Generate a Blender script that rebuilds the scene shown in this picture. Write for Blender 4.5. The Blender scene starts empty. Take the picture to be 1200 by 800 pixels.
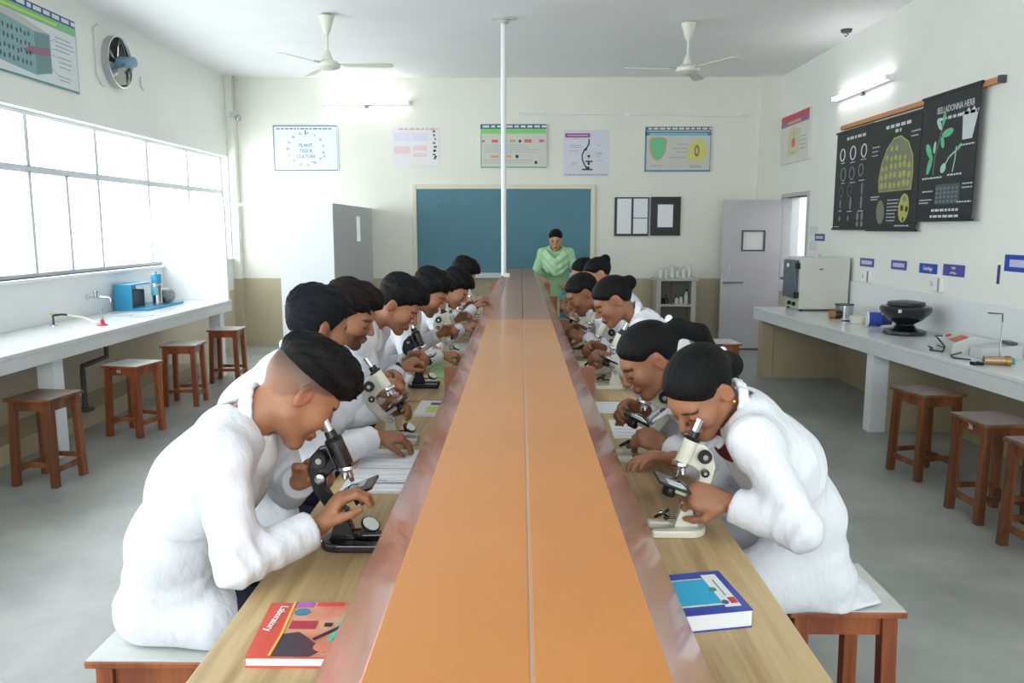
import bpy, bmesh, math, random
import numpy as np
from mathutils import Vector, Matrix
random.seed(7)
SC = bpy.context.scene
COL = SC.collection
PI = math.pi

# ------------------------------------------------------------------ camera
CAM_H = 1.65
cam_d = bpy.data.cameras.new('camera'); cam_d.lens = 28.0; cam_d.sensor_width = 36.0
cam_d.clip_start = 0.05; cam_d.clip_end = 200
cam = bpy.data.objects.new('camera', cam_d); COL.objects.link(cam)
cam.location = (0, 0, CAM_H)
cam.rotation_euler = (math.radians(90 - 8.11), 0, math.radians(0.61))
SC.camera = cam

# ------------------------------------------------------------------ world / exposure
world = bpy.data.worlds.new('world'); SC.world = world
world.use_nodes = True
bgn = world.node_tree.nodes['Background']
bgn.inputs['Color'].default_value = (0.93, 0.97, 1.0, 1)
bgn.inputs['Strength'].default_value = 5.5
SC.view_settings.view_transform = 'Standard'
SC.view_settings.look = 'None'
SC.view_settings.gamma = 1.0
SC.view_settings.use_curve_mapping = False
SC.view_settings.exposure = 0.5

# room dimensions (metres)
XL, XR, YB, YF, ZC = -4.0, 3.53, 11.2, -2.6, 3.67
WIN_Z0, WIN_Z1 = 1.24, 2.61

def portal(name, loc, rot, sx, sy):
    l = bpy.data.lights.new(name, 'AREA'); l.shape = 'RECTANGLE'; l.size = sx; l.size_y = sy
    l.cycles.is_portal = True
    o = bpy.data.objects.new(name, l); COL.objects.link(o); o.location = loc; o.rotation_euler = rot
portal('window_portal', (XL - .22, 8.0, 1.93), (0, math.radians(-90), 0), 1.4, 6.4)
portal('window_portal', (XL - .22, 1.3, 1.93), (0, math.radians(-90), 0), 1.4, 6.6)
portal('window_portal', (-.25, YF - .22, 1.93), (math.radians(90), 0, 0), 6.0, 1.9)

# ------------------------------------------------------------------ materials
MATS = {}
def srgb(r, g, b):
    f = lambda c: (c/255/12.92) if c/255 <= .04045 else ((c/255+.055)/1.055)**2.4
    return (f(r), f(g), f(b), 1)
def mat(name, rgb, rough=.5, metal=0., noise=0., nscale=6., bump=0., bscale=40., coat=0., spec=.5, emit=0., stretch=None, rgb2=None, sheen=0., vcol=False, trans=0., sss=0., bdist=.01):
    if name in MATS: return MATS[name]
    m = bpy.data.materials.new(name); m.use_nodes = True; MATS[name] = m
    nt = m.node_tree; N = nt.nodes; K = nt.links
    b = N['Principled BSDF']
    c = srgb(*rgb)
    b.inputs['Base Color'].default_value = c
    b.inputs['Roughness'].default_value = rough
    b.inputs['Metallic'].default_value = metal
    b.inputs['Specular IOR Level'].default_value = spec
    b.inputs['Coat Weight'].default_value = coat
    b.inputs['Coat Roughness'].default_value = .08
    if sheen: b.inputs['Sheen Weight'].default_value = sheen
    if trans: b.inputs['Transmission Weight'].default_value = trans
    if sss:
        b.inputs['Subsurface Weight'].default_value = sss
        b.inputs['Subsurface Radius'].default_value = (.012, .004, .002)
    if emit:
        b.inputs['Emission Color'].default_value = c; b.inputs['Emission Strength'].default_value = emit
    tc = None
    def coords():
        t = N.new('ShaderNodeTexCoord'); mp = N.new('ShaderNodeMapping')
        if stretch: mp.inputs['Scale'].default_value = stretch
        K.new(t.outputs['Object'], mp.inputs['Vector']); return mp
    src = None
    if vcol:
        a = N.new('ShaderNodeAttribute'); a.attribute_name = 'Col'; src = a.outputs['Color']
        K.new(src, b.inputs['Base Color'])
    if noise or rgb2:
        tc = coords()
        n = N.new('ShaderNodeTexNoise'); n.inputs['Scale'].default_value = nscale; n.inputs['Detail'].default_value = 6
        n.inputs['Roughness'].default_value = .62
        K.new(tc.outputs[0], n.inputs['Vector'])
        mx = N.new('ShaderNodeMix'); mx.data_type = 'RGBA'
        rmp = N.new('ShaderNodeValToRGB'); rmp.color_ramp.elements[0].position = .32; rmp.color_ramp.elements[1].position = .68
        K.new(n.outputs['Fac'], rmp.inputs['Fac']); K.new(rmp.outputs['Color'], mx.inputs[0])
        if rgb2: c2 = srgb(*rgb2)
        else: c2 = tuple(min(1, v*(1-noise)) for v in c[:3]) + (1,)
        if src: 
            mul = N.new('ShaderNodeMix'); mul.data_type = 'RGBA'; mul.blend_type = 'MULTIPLY'; mul.inputs[0].default_value = 1
            mx.inputs[6].default_value = (1, 1, 1, 1); mx.inputs[7].default_value = (1-noise, 1-noise, 1-noise, 1)
            K.new(mx.outputs[2], mul.inputs[7]); K.new(src, mul.inputs[6]); K.new(mul.outputs[2], b.inputs['Base Color'])
        else:
            mx.inputs[6].default_value = c; mx.inputs[7].default_value = c2
            K.new(mx.outputs[2], b.inputs['Base Color'])
    if bump:
        tb = tc or coords()
        n2 = N.new('ShaderNodeTexNoise'); n2.inputs['Scale'].default_value = bscale; n2.inputs['Detail'].default_value = 4
        K.new(tb.outputs[0], n2.inputs['Vector'])
        bp = N.new('ShaderNodeBump'); bp.inputs['Strength'].default_value = bump; bp.inputs['Distance'].default_value = bdist
        K.new(n2.outputs['Fac'], bp.inputs['Height']); K.new(bp.outputs['Normal'], b.inputs['Normal'])
    return m

def wall_mat(name, upper, lower, split):
    """two-tone painted wall: the dado paint ends at height split"""
    m = bpy.data.materials.new(name); m.use_nodes = True
    nt = m.node_tree; N = nt.nodes; K = nt.links; b = N['Principled BSDF']
    b.inputs['Roughness'].default_value = .55
    g = N.new('ShaderNodeNewGeometry'); s = N.new('ShaderNodeSeparateXYZ'); K.new(g.outputs['Position'], s.inputs[0])
    nz = N.new('ShaderNodeTexNoise'); nz.inputs['Scale'].default_value = 1.3; nz.inputs['Detail'].default_value = 8
    K.new(g.outputs['Position'], nz.inputs['Vector'])
    lt = N.new('ShaderNodeMath'); lt.operation = 'LESS_THAN'; lt.inputs[1].default_value = split
    K.new(s.outputs['Z'], lt.inputs[0])
    mx = N.new('ShaderNodeMix'); mx.data_type = 'RGBA'; mx.inputs[6].default_value = srgb(*upper); mx.inputs[7].default_value = srgb(*lower)
    K.new(lt.outputs[0], mx.inputs[0])
    mr = N.new('ShaderNodeMapRange'); mr.inputs[1].default_value = .3; mr.inputs[2].default_value = .7; mr.inputs[3].default_value = .95; mr.inputs[4].default_value = 1.0
    K.new(nz.outputs['Fac'], mr.inputs[0])
    mu = N.new('ShaderNodeMix'); mu.data_type = 'RGBA'; mu.blend_type = 'MULTIPLY'; mu.inputs[0].default_value = 1
    K.new(mx.outputs[2], mu.inputs[6]); K.new(mr.outputs[0], mu.inputs[7]); K.new(mu.outputs[2], b.inputs['Base Color'])
    n2 = N.new('ShaderNodeTexNoise'); n2.inputs['Scale'].default_value = 25; K.new(g.outputs['Position'], n2.inputs['Vector'])
    bp = N.new('ShaderNodeBump'); bp.inputs['Strength'].default_value = .06; K.new(n2.outputs['Fac'], bp.inputs['Height']); K.new(bp.outputs['Normal'], b.inputs['Normal'])
    return m

def grain_mat(name, c1, c2, scale, rough, along='Y', coat=0., contrast=(.3, .7)):
    """wood grain stretched along one axis"""
    m = bpy.data.materials.new(name); m.use_nodes = True; MATS[name] = m
    nt = m.node_tree; N = nt.nodes; K = nt.links; b = N['Principled BSDF']
    b.inputs['Roughness'].default_value = rough; b.inputs['Coat Weight'].default_value = coat; b.inputs['Coat Roughness'].default_value = .12
    g = N.new('ShaderNodeTexCoord'); mp = N.new('ShaderNodeMapping')
    st = {'X': (.06, 1, 1), 'Y': (1, .06, 1), 'Z': (1, 1, .06)}[along]
    mp.inputs['Scale'].default_value = st
    K.new(g.outputs['Object'], mp.inputs['Vector'])
    n0 = N.new('ShaderNodeTexNoise'); n0.inputs['Scale'].default_value = 3; n0.inputs['Detail'].default_value = 2
    K.new(mp.outputs[0], n0.inputs['Vector'])
    mu = N.new('ShaderNodeMath'); mu.operation = 'MULTIPLY'; mu.inputs[1].default_value = scale; K.new(n0.outputs['Fac'], mu.inputs[0])
    sn = N.new('ShaderNodeMath'); sn.operation = 'SINE'; K.new(mu.outputs[0], sn.inputs[0])
    n1 = N.new('ShaderNodeTexNoise'); n1.inputs['Scale'].default_value = 60; n1.inputs['Detail'].default_value = 5
    K.new(mp.outputs[0], n1.inputs['Vector'])
    ad = N.new('ShaderNodeMath'); ad.operation = 'MULTIPLY_ADD'; ad.inputs[1].default_value = .22; K.new(sn.outputs[0], ad.inputs[0]); K.new(n1.outputs['Fac'], ad.inputs[2])
    rp = N.new('ShaderNodeValToRGB'); rp.color_ramp.elements[0].position = contrast[0]; rp.color_ramp.elements[1].position = contrast[1]
    rp.color_ramp.elements[0].color = srgb(*c2); rp.color_ramp.elements[1].color = srgb(*c1)
    K.new(ad.outputs[0], rp.inputs['Fac']); K.new(rp.outputs['Color'], b.inputs['Base Color'])
    return m

M_WALL = wall_mat('cream wall paint', (236, 235, 224), (190, 178, 150), .95)
M_WALLW = wall_mat('white wall paint', (238, 239, 234), (200, 190, 168), .80)
M_CEIL = mat('ceiling paint', (242, 243, 243), .7, noise=.04, nscale=1.5)
M_TABLE = grain_mat('oak laminate', (205, 178, 132), (168, 138, 94), 46, .42, 'Y', contrast=(.2, .72))
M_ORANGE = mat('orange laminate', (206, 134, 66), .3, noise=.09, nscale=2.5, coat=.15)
M_SEG2 = mat('laminate reflection tint', (158, 108, 78), .3, noise=.1, nscale=2.5, coat=.2)  # browner, greyer colour paints reflected light into the farther shelf tops
M_FLANGE = mat('varnished red wood', (182, 120, 100), .26, noise=.18, nscale=7, coat=.4, stretch=(1, .3, 1))
M_TWOOD = grain_mat('table frame wood', (120, 66, 40), (88, 46, 28), 30, .45, 'Z')
M_STOOL = grain_mat('stool red wood', (164, 92, 52), (130, 66, 36), 30, .38, 'Z', coat=.15)
M_STOOLD = grain_mat('stool dark wood', (134, 82, 50), (100, 58, 34), 30, .4, 'Z', coat=.1)
M_SEATW = mat('white laminate seat', (214, 216, 212), .3, noise=.12, nscale=14)
M_SEATD = mat('worn dark seat', (104, 80, 72), .3, noise=.3, nscale=12)
M_MARBLE = mat('white counter top', (226, 228, 227), .22, noise=.05, nscale=5)
M_FASCIA = mat('counter fascia white', (222, 225, 226), .45, noise=.04, nscale=6)
M_BEIGE = mat('beige plaster', (190, 176, 146), .6, noise=.1, nscale=3)
M_WHITE = mat('white painted panel', (238, 241, 243), .5)
M_GREYPANEL = mat('pale grey panel', (214, 214, 216), .5)
M_FRAME = mat('window frame paint', (216, 220, 224), .45)
M_BLACK = mat('black plastic', (22, 22, 24), .35)
M_BLACKM = mat('black enamel', (24, 24, 27), .22, coat=.3)
M_STEEL = mat('brushed steel', (190, 192, 194), .25, metal=1.)
M_CHROME = mat('chrome', (215, 216, 218), .12, metal=1.)
M_DGREY = mat('dark grey metal', (74, 76, 80), .4)
M_LGREY = mat('light grey paint', (200, 203, 202), .45)
M_CREAM = mat('cream enamel', (222, 220, 202), .35, coat=.2)
M_PAPER = mat('white paper', (238, 240, 244), .7)
M_GLASS = mat('clear glass', (235, 242, 242), .05, trans=.95, spec=.5)

def floor_material():
    m = bpy.data.materials.new('polished concrete'); m.use_nodes = True
    N = m.node_tree.nodes; K = m.node_tree.links; b = N['Principled BSDF']
    b.inputs['Roughness'].default_value = .38
    g = N.new('ShaderNodeNewGeometry')
    n = N.new('ShaderNodeTexNoise'); n.inputs['Scale'].default_value = 1.6; n.inputs['Detail'].default_value = 10; n.inputs['Roughness'].default_value = .65; n.inputs['Distortion'].default_value = .15
    K.new(g.outputs['Position'], n.inputs['Vector'])
    r = N.new('ShaderNodeValToRGB'); r.color_ramp.elements[0].position = .33; r.color_ramp.elements[1].position = .7
    r.color_ramp.elements[0].color = srgb(140, 143, 140); r.color_ramp.elements[1].color = srgb(178, 179, 174)
    K.new(n.outputs['Fac'], r.inputs['Fac']); K.new(r.outputs['Color'], b.inputs['Base Color'])
    rr = N.new('ShaderNodeMapRange'); rr.inputs[3].default_value = .28; rr.inputs[4].default_value = .5; K.new(n.outputs['Fac'], rr.inputs[0]); K.new(rr.outputs[0], b.inputs['Roughness'])
    return m
M_FLOOR = floor_material()

def pane_material():
    m = bpy.data.materials.new('window glass'); m.use_nodes = True
    N = m.node_tree.nodes; K = m.node_tree.links
    for n in list(N): N.remove(n)
    o = N.new('ShaderNodeOutputMaterial'); t = N.new('ShaderNodeBsdfTransparent'); g = N.new('ShaderNodeBsdfGlossy'); g.inputs['Roughness'].default_value = .02
    t.inputs['Color'].default_value = (.95, .97, .97, 1)
    mx = N.new('ShaderNodeMixShader'); mx.inputs[0].default_value = .04
    K.new(t.outputs[0], mx.inputs[1]); K.new(g.outputs[0], mx.inputs[2]); K.new(mx.outputs[0], o.inputs[0])
    return m
M_PANE = pane_material()

# ------------------------------------------------------------------ mesh helpers
class MB:
    def __init__(s): s.v = []; s.f = []
    def add(s, vs, fs):
        n = len(s.v); s.v += [tuple(map(float, v)) for v in vs]; s.f += [tuple(i+n for i in f) for f in fs]; return s
    def box(s, x0, x1, y0, y1, z0, z1):
        return s.add([(x0,y0,z0),(x1,y0,z0),(x1,y1,z0),(x0,y1,z0),(x0,y0,z1),(x1,y0,z1),(x1,y1,z1),(x0,y1,z1)],
                     [(0,3,2,1),(4,5,6,7),(0,1,5,4),(1,2,6,5),(2,3,7,6),(3,0,4,7)])
    def obox(s, c, h, R=None):
        """oriented box: centre, half sizes, 3x3 matrix"""
        c = Vector(c); R = R or Matrix.Identity(3); vs = []
        for k in range(8):
            d = Vector(((-1,1,1,-1)[k%4]*h[0], (-1,-1,1,1)[k%4]*h[1], (-1,1)[k//4]*h[2])); vs.append(c + R @ d)
        return s.add(vs, [(0,3,2,1),(4,5,6,7),(0,1,5,4),(1,2,6,5),(2,3,7,6),(3,0,4,7)])
    def cyl(s, p0, p1, r0, r1=None, n=14):
        r1 = r0 if r1 is None else r1
        p0 = Vector(p0); p1 = Vector(p1); d = (p1-p0).normalized(); a = d.orthogonal().normalized(); b = d.cross(a)
        vs = []
        for p, r in ((p0, r0), (p1, r1)):
            for i in range(n):
                t = 2*PI*i/n; vs.append(p + a*math.cos(t)*r + b*math.sin(t)*r)
        fs = [(i, (i+1)%n, n+(i+1)%n, n+i) for i in range(n)] + [tuple(range(n-1,-1,-1)), tuple(range(n, 2*n))]
        return s.add(vs, fs)
    def lathe(s, prof, c=(0,0,0), axis=(0,0,1), n=20):
        c = Vector(c); d = Vector(axis).normalized(); a = d.orthogonal().normalized(); b = d.cross(a); vs = []; fs = []
        for r, z in prof:
            for i in range(n):
                t = 2*PI*i/n; vs.append(c + d*z + a*math.cos(t)*r + b*math.sin(t)*r)
        m = len(prof)
        for j in range(m-1):
            for i in range(n): fs.append((j*n+i, j*n+(i+1)%n, (j+1)*n+(i+1)%n, (j+1)*n+i))
        fs.append(tuple(range(n-1,-1,-1))); fs.append(tuple(range((m-1)*n, m*n)))
        return s.add(vs, fs)
    def tube(s, pts, r, n=8):
        pts = [Vector(p) for p in pts]; vs = []; fs = []; a = None
        rs = r if isinstance(r, (list, tuple)) else [r]*len(pts)
        for k, p in enumerate(pts):
            d = (pts[min(k+1, len(pts)-1)] - pts[max(k-1, 0)]).normalized()
            if a is None: a = d.orthogonal().normalized()
            a = (a - d*a.dot(d)).normalized(); b = d.cross(a)
            for i in range(n):
                t = 2*PI*i/n; vs.append(p + a*math.cos(t)*rs[k] + b*math.sin(t)*rs[k])
        m = len(pts)
        for j in range(m-1):
            for i in range(n): fs.append((j*n+i, j*n+(i+1)%n, (j+1)*n+(i+1)%n, (j+1)*n+i))
        fs.append(tuple(range(n-1,-1,-1))); fs.append(tuple(range((m-1)*n, m*n)))
        return s.add(vs, fs)
    def prism(s, poly, o, ex, ey, depth):
        """polygon in plane (o, ex, ey) pushed along ex x ey by depth"""
        o = Vector(o); ex = Vector(ex); ey = Vector(ey); nz = ex.cross(ey).normalized()*depth; n = len(poly)
        vs = [o + ex*x + ey*y for x, y in poly] + [o + ex*x + ey*y + nz for x, y in poly]
        return s.add(vs, [tuple(range(n-1,-1,-1)), tuple(range(n, 2*n))] + [(i, (i+1)%n, n+(i+1)%n, n+i) for i in range(n)])
    def ball(s, c, r, n=12, m=8, sc=(1,1,1)):
        c = Vector(c); vs = [c + Vector((0,0,-r*sc[2]))]; fs = []
        for j in range(1, m):
            ph = -PI/2 + PI*j/m
            for i in range(n):
                t = 2*PI*i/n; vs.append(c + Vector((math.cos(ph)*math.cos(t)*r*sc[0], math.cos(ph)*math.sin(t)*r*sc[1], math.sin(ph)*r*sc[2])))
        vs.append(c + Vector((0,0,r*sc[2]))); L = len(vs)-1
        for i in range(n): fs.append((0, 1+(i+1)%n, 1+i)); fs.append((L, L-n+i, L-n+(i+1)%n))
        for j in range(m-2):
            for i in range(n): fs.append((1+j*n+i, 1+j*n+(i+1)%n, 1+(j+1)*n+(i+1)%n, 1+(j+1)*n+i))
        return s.add(vs, fs)
    def mesh(s, name, off=(0,0,0)):
        me = bpy.data.meshes.new(name)
        o = off
        me.from_pydata([(x-o[0], y-o[1], z-o[2]) for x, y, z in s.v], [], s.f); me.validate(); me.update()
        bm = bmesh.new(); bm.from_mesh(me); bmesh.ops.recalc_face_normals(bm, faces=bm.faces); bm.to_mesh(me); bm.free()
        return me
    def build(s, name, m, parent=None, world=False, smooth=False, bevel=0., seg=2, origin=None):
        """world=True: vertices are world coordinates, made relative to the unrotated parent"""
        off = (0,0,0)
        if parent is not None and world: off = tuple(parent.location) if parent.parent is None else tuple(parent.location + parent.parent.location)
        if parent is None:
            if origin is None:
                a = np.array(s.v); lo = a.min(0); hi = a.max(0); origin = ((lo[0]+hi[0])/2, (lo[1]+hi[1])/2, lo[2])
            off = origin
        me = s.mesh(name, off); me.materials.append(m)
        if smooth:
            me.polygons.foreach_set('use_smooth', [True]*len(me.polygons)); 
            try: me.set_sharp_from_angle(angle=math.radians(40))
            except Exception: pass
        o = bpy.data.objects.new(name, me); COL.objects.link(o)
        if parent is not None: o.parent = parent
        else: o.location = off
        if bevel:
            md = o.modifiers.new('bevel', 'BEVEL'); md.width = bevel; md.segments = seg; md.limit_method = 'ANGLE'; md.angle_limit = math.radians(40)
        return o
def B(*a): return MB().box(*a)
def tag(o, label, cat, group=None):
    o['label'] = label; o['category'] = cat
    if group: o['group'] = group
    return o
def struct(o, label=None):
    o['kind'] = 'structure'
    if label: o['label'] = label
    return o
def thing(name, label, cat, loc=(0,0,0), rz=0., group=None):
    o = bpy.data.objects.new(name, None); COL.objects.link(o); o.empty_display_size = .05
    o.location = loc; o.rotation_euler = (0, 0, rz); tag(o, label, cat, group); return o
def dup(root, loc, rz, label, group=None, sc=None):
    def cp(o, par):
        c = o.copy(); COL.objects.link(c)
        if par: c.parent = par
        for ch in o.children: cp(ch, c)
        return c
    r = cp(root, None); r.location = loc; r.rotation_euler = (0, 0, rz); r['label'] = label
    if group: r['group'] = group
    if sc: r.scale = sc
    return r
def text_mesh(name, s, size, m, parent, loc, rot, align='CENTER', extrude=.0006, sx=1.):
    cu = bpy.data.curves.new(name, 'FONT'); cu.body = s; cu.size = size; cu.align_x = align; cu.align_y = 'CENTER'; cu.extrude = extrude; cu.resolution_u = 2
    t = bpy.data.objects.new('tmp_text', cu); COL.objects.link(t)
    dg = bpy.context.evaluated_depsgraph_get(); dg.update()
    me = bpy.data.meshes.new_from_object(t.evaluated_get(dg)); me.name = name
    bpy.data.objects.remove(t); bpy.data.curves.remove(cu)
    me.materials.clear(); me.materials.append(m)
    o = bpy.data.objects.new(name, me); COL.objects.link(o); o.parent = parent; o.location = loc; o.rotation_euler = rot; o.scale = (sx, 1, 1)
    return o

# ------------------------------------------------------------------ room shell
struct(B(XL-.3, XR+.3, YF-.3, YB+.3, -.1, 0).build('floor', M_FLOOR))
struct(B(XL-.3, XR+.3, YF-.3, YB+.3, ZC, ZC+.15).build('ceiling', M_CEIL))
T = .22
W1 = (4.95, 11.05); W2 = (-1.9, 4.55)
w = MB()
w.box(XL-T, XL, YF-.3, YB+.3, 0, WIN_Z0); w.box(XL-T, XL, YF-.3, YB+.3, WIN_Z1, ZC)
w.box(XL-T, XL, YF-.3, W2[0], WIN_Z0, WIN_Z1); w.box(XL-T, XL, W2[1], W1[0], WIN_Z0, WIN_Z1); w.box(XL-T, XL, W1[1], YB+.3, WIN_Z0, WIN_Z1)
struct(w.build('wall_left', M_WALLW))
DY0, DY1, DZ = 9.96, 10.9, 2.05
w = MB(); w.box(XR, XR+T, YF-.3, DY0, 0, ZC); w.box(XR, XR+T, DY1, YB+.3, 0, ZC); w.box(XR, XR+T, DY0, DY1, DZ, ZC)
struct(w.build('wall_right', M_WALLW))
w = MB(); w.box(XL-T, XR+T, YB, YB+T, 0, ZC); struct(w.build('wall_back', M_WALL))
FW = (-3.2, 2.7, .95, 2.85)
w = MB(); w.box(XL-T, XR+T, YF-T, YF, 0, FW[2]); w.box(XL-T, XR+T, YF-T, YF, FW[3], ZC); w.box(XL-T, FW[0], YF-T, YF, FW[2], FW[3]); w.box(FW[1], XR+T, YF-T, YF, FW[2], FW[3])
struct(w.build('wall_front', M_WALL))
# corner pilasters of the back wall
struct(B(3.24, XR, YB-.09, YB, 0, ZC).build('trim_1', M_WALL))
struct(B(XL, XL+.1, YB-.12, YB, 0, ZC).build('trim_2', M_WALL))

def window(name, y0, y1, top_m, low_m, zt):
    fr = MB(); xa, xb = XL-.125, XL-.085; z0, z1 = WIN_Z0, WIN_Z1; t = .035
    fr.box(xa, xb, y0, y1, z0, z0+t); fr.box(xa, xb, y0, y1, z1-t, z1); fr.box(xa, xb, y0, y0+t, z0+t, z1-t); fr.box(xa, xb, y1-t, y1, z0+t, z1-t)
    w0 = struct(fr.build(name, M_FRAME, bevel=.004), 'long steel-framed window in the left wall')
    xa2, xb2 = XL-.118, XL-.09
    MB().box(xa2, xb2, y0+t, y1-t, zt-.03, zt+.03).build('transom', M_FRAME, w0, world=True)
    for k, ym in enumerate(top_m): B(xa2, xb2, ym-.026, ym+.026, zt+.022, z1-t).build('mullion', M_FRAME, w0, world=True)
    for k, ym in enumerate(low_m): B(xa2, xb2, ym-.022, ym+.022, z0+t, zt-.022).build('mullion', M_FRAME, w0, world=True)
    for ms, za, zb in ((top_m, zt+.022, z1-t), (low_m, z0+t, zt-.022)):
        ys = [y0+t] + list(ms) + [y1-t]
        for a, b in zip(ys[:-1], ys[1:]): B(XL-.107, XL-.103, a, b, za, zb).build('pane', M_PANE, w0, world=True)
    B(XL-.09, XL+.04, y0, y1, z0-.03, z0).build('window_sill', M_WHITE, w0, world=True, bevel=.006)
    return w0
w1 = window('window_1', *W1, (5.65, 6.72, 7.81, 8.87, 9.94), (5.65, 6.72, 7.27, 7.81, 8.87, 9.94), 2.135)
for z in (1.42, 1.78, 2.3, 2.44):    # thin grille rods in the pane at the frame's left
    MB().cyl((XL-.14, 4.98, z), (XL-.14, 6.7, z), .006, n=6).build('grille_rod', M_FRAME, w1, world=True)
window('window_2', *W2, (-.8, .3, 1.4, 2.5, 3.6), (-.8, .3, 1.4, 2.5, 3.6), 2.135)
# front wall window, behind the camera
fr = MB(); a, b_, z0, z1 = FW
fr.box(a, b_, YF-.13, YF-.09, z0, z0+.04); fr.box(a, b_, YF-.13, YF-.09, z1-.04, z1)
for x in (a, -1.25, .7, b_-.04): fr.box(x, x+.04, YF-.13, YF-.09, z0+.04, z1-.04)
w3 = struct(fr.build('window_3', M_FRAME), 'window in the wall behind the camera')
for xa, xb in ((a+.04, -1.25), (-1.21, .7), (.74, b_-.04)): B(xa, xb, YF-.112, YF-.108, z0+.04, z1-.04).build('pane', M_PANE, w3, world=True)

# door in the right wall, leaf swung into the room
fr = MB(); fr.box(XR-.015, XR+.12, DY0-.05, DY0, 0, DZ+.05); fr.box(XR-.015, XR+.12, DY1, DY1+.05, 0, DZ+.05); fr.box(XR-.015, XR+.12, DY0, DY1, DZ, DZ+.05)
M_DOOR = mat('grey lilac door paint', (196, 190, 190), .45, noise=.05, nscale=4)
d = struct(fr.build('door_1', M_DOOR), 'grey door standing open against the back wall')
leaf_p0, leaf_p1 = Vector((3.49, 10.84, 0)), Vector((2.70, 10.80, 0))
ld = (leaf_p1-leaf_p0).normalized(); ln = Vector((-ld.y, ld.x, 0)); Rl = Matrix((ld, ln, Vector((0,0,1)))).transposed()
lw = (leaf_p1-leaf_p0).length
def leaf(x0, x1, z0, z1, t0, t1): return MB().obox(leaf_p0 + ld*((x0+x1)/2) + ln*((t0+t1)/2) + Vector((0,0,(z0+z1)/2)), ((x1-x0)/2, (t1-t0)/2, (z1-z0)/2), Rl)
vx0, vx1, vz0, vz1 = lw-.56, lw-.28, 1.36, 1.60
lf = MB()
for bb in ((0, vx0, .02, 2.02), (vx1, lw, .02, 2.02), (vx0, vx1, .02, vz0), (vx0, vx1, vz1, 2.02)):
    q = leaf(bb[0], bb[1], bb[2], bb[3], -.02, .02); lf.add(q.v, q.f)
lo = lf.build('door_leaf', M_DOOR, d, world=True)
q = MB()
for bb in ((vx0-.02, vx1+.02, vz0-.02, vz0), (vx0-.02, vx1+.02, vz1, vz1+.02), (vx0-.02, vx0, vz0, vz1), (vx1, vx1+.02, vz0, vz1)):
    p = leaf(*bb, -.03, .03); q.add(p.v, p.f)
q.build('view_panel_frame', M_DGREY, lo, world=True)
leaf(vx0, vx1, vz0, vz1, -.003, .003).build('view_panel', mat('frosted pane', (226, 228, 220), .4), lo, world=True)
sd = 1 if (ln.y < 0) else -1
leaf(lw-.30, lw-.03, .91, .935, .02*sd if sd>0 else -.045, .045 if sd>0 else -.02).build('bolt', M_STEEL, lo, world=True)
leaf(lw-.12, lw-.08, 1.02, 1.16, .02 if sd>0 else -.06, .06 if sd>0 else -.02).build('handle', M_LGREY, lo, world=True)
# corridor beyond the door
struct(B(XR+T, 6.2, 8.6, 12.4, -.1, 0).build('floor', mat('corridor floor', (170, 168, 165), .5)), 'corridor floor outside the door')
struct(B(XR+T, 5.8, 8.6, 12.4, 2.75, 2.9).build('ceiling', mat('corridor sky cover', (190, 190, 196), .6)), 'corridor sky cover added outside the door to block the sky')  # unseen roof added to block the sky and darken the doorway
struct(B(XR+T, 5.6, 8.5, 8.6, 0, 2.0).build('wall_sky_block_low', mat('corridor wall paint', (205, 208, 226), .6)), 'added low wall limiting sky light in the corridor outside the door')  # unseen low wall added to cut sky light, with a gap above
struct(B(XR+T, 5.6, 12.4, 12.5, 0, 2.75).build('wall_sky_block_end', mat('corridor wall paint', (205, 208, 226), .6)), 'added wall closing the corridor against sky light')  # unseen closing wall, added to keep sky light off the doorway view
struct(B(5.6, 5.8, 8.6, 12.4, 0, 3.0).build('wall_corridor', mat('corridor wall paint', (205, 208, 226), .6)), 'pale corridor wall seen through the door')
B(4.35, 4.43, 10.84, 10.92, 0, 2.6).build('trim_3', mat('corridor post', (120, 112, 108), .5))['kind'] = 'structure'
# ------------------------------------------------------------------ blackboard and back wall fixtures
bb = thing('blackboard', 'wide green-blue blackboard in a cream frame on the back wall', 'blackboard', (-.235, YB-.02, 1.0))
def chalk_mat():
    m = mat('green chalkboard', (78, 130, 146), .5, noise=.12, nscale=1.2); return m
B(-1.44, .97, YB-.03, YB-.002, 1.03, 2.18).build('board', chalk_mat(), bb, world=True)
fr = MB(); fr.box(-1.5, -1.44, YB-.045, YB-.002, 1.0, 2.24); fr.box(.97, 1.03, YB-.045, YB-.002, 1.0, 2.24); fr.box(-1.44, .97, YB-.045, YB-.002, 2.18, 2.24)
fr.build('frame', mat('cream frame', (226, 222, 200), .5), bb, world=True, bevel=.006)
B(-1.5, 1.03, YB-.12, YB-.002, .96, 1.03).build('chalk_ledge', M_FRAME, bb, world=True, bevel=.006)
M_CHALK = mat('chalk smear', (120, 160, 172), .9)
def wall_strokes(name, strokes, m, parent, y, r=.004):
    q = MB()
    for st in strokes: q.tube([(x, y, z) for x, z in st], r, 5)
    return q.build(name, m, parent, world=True)
wall_strokes('chalk_mark', [[(-1.28, 1.92), (-1.2, 1.99), (-1.1, 2.03)], [(-1.22, 1.90), (-1.16, 1.98)], [(-1.2, 2.03), (-1.12, 2.0)]], M_CHALK, bb, YB-.030, .005)

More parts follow.
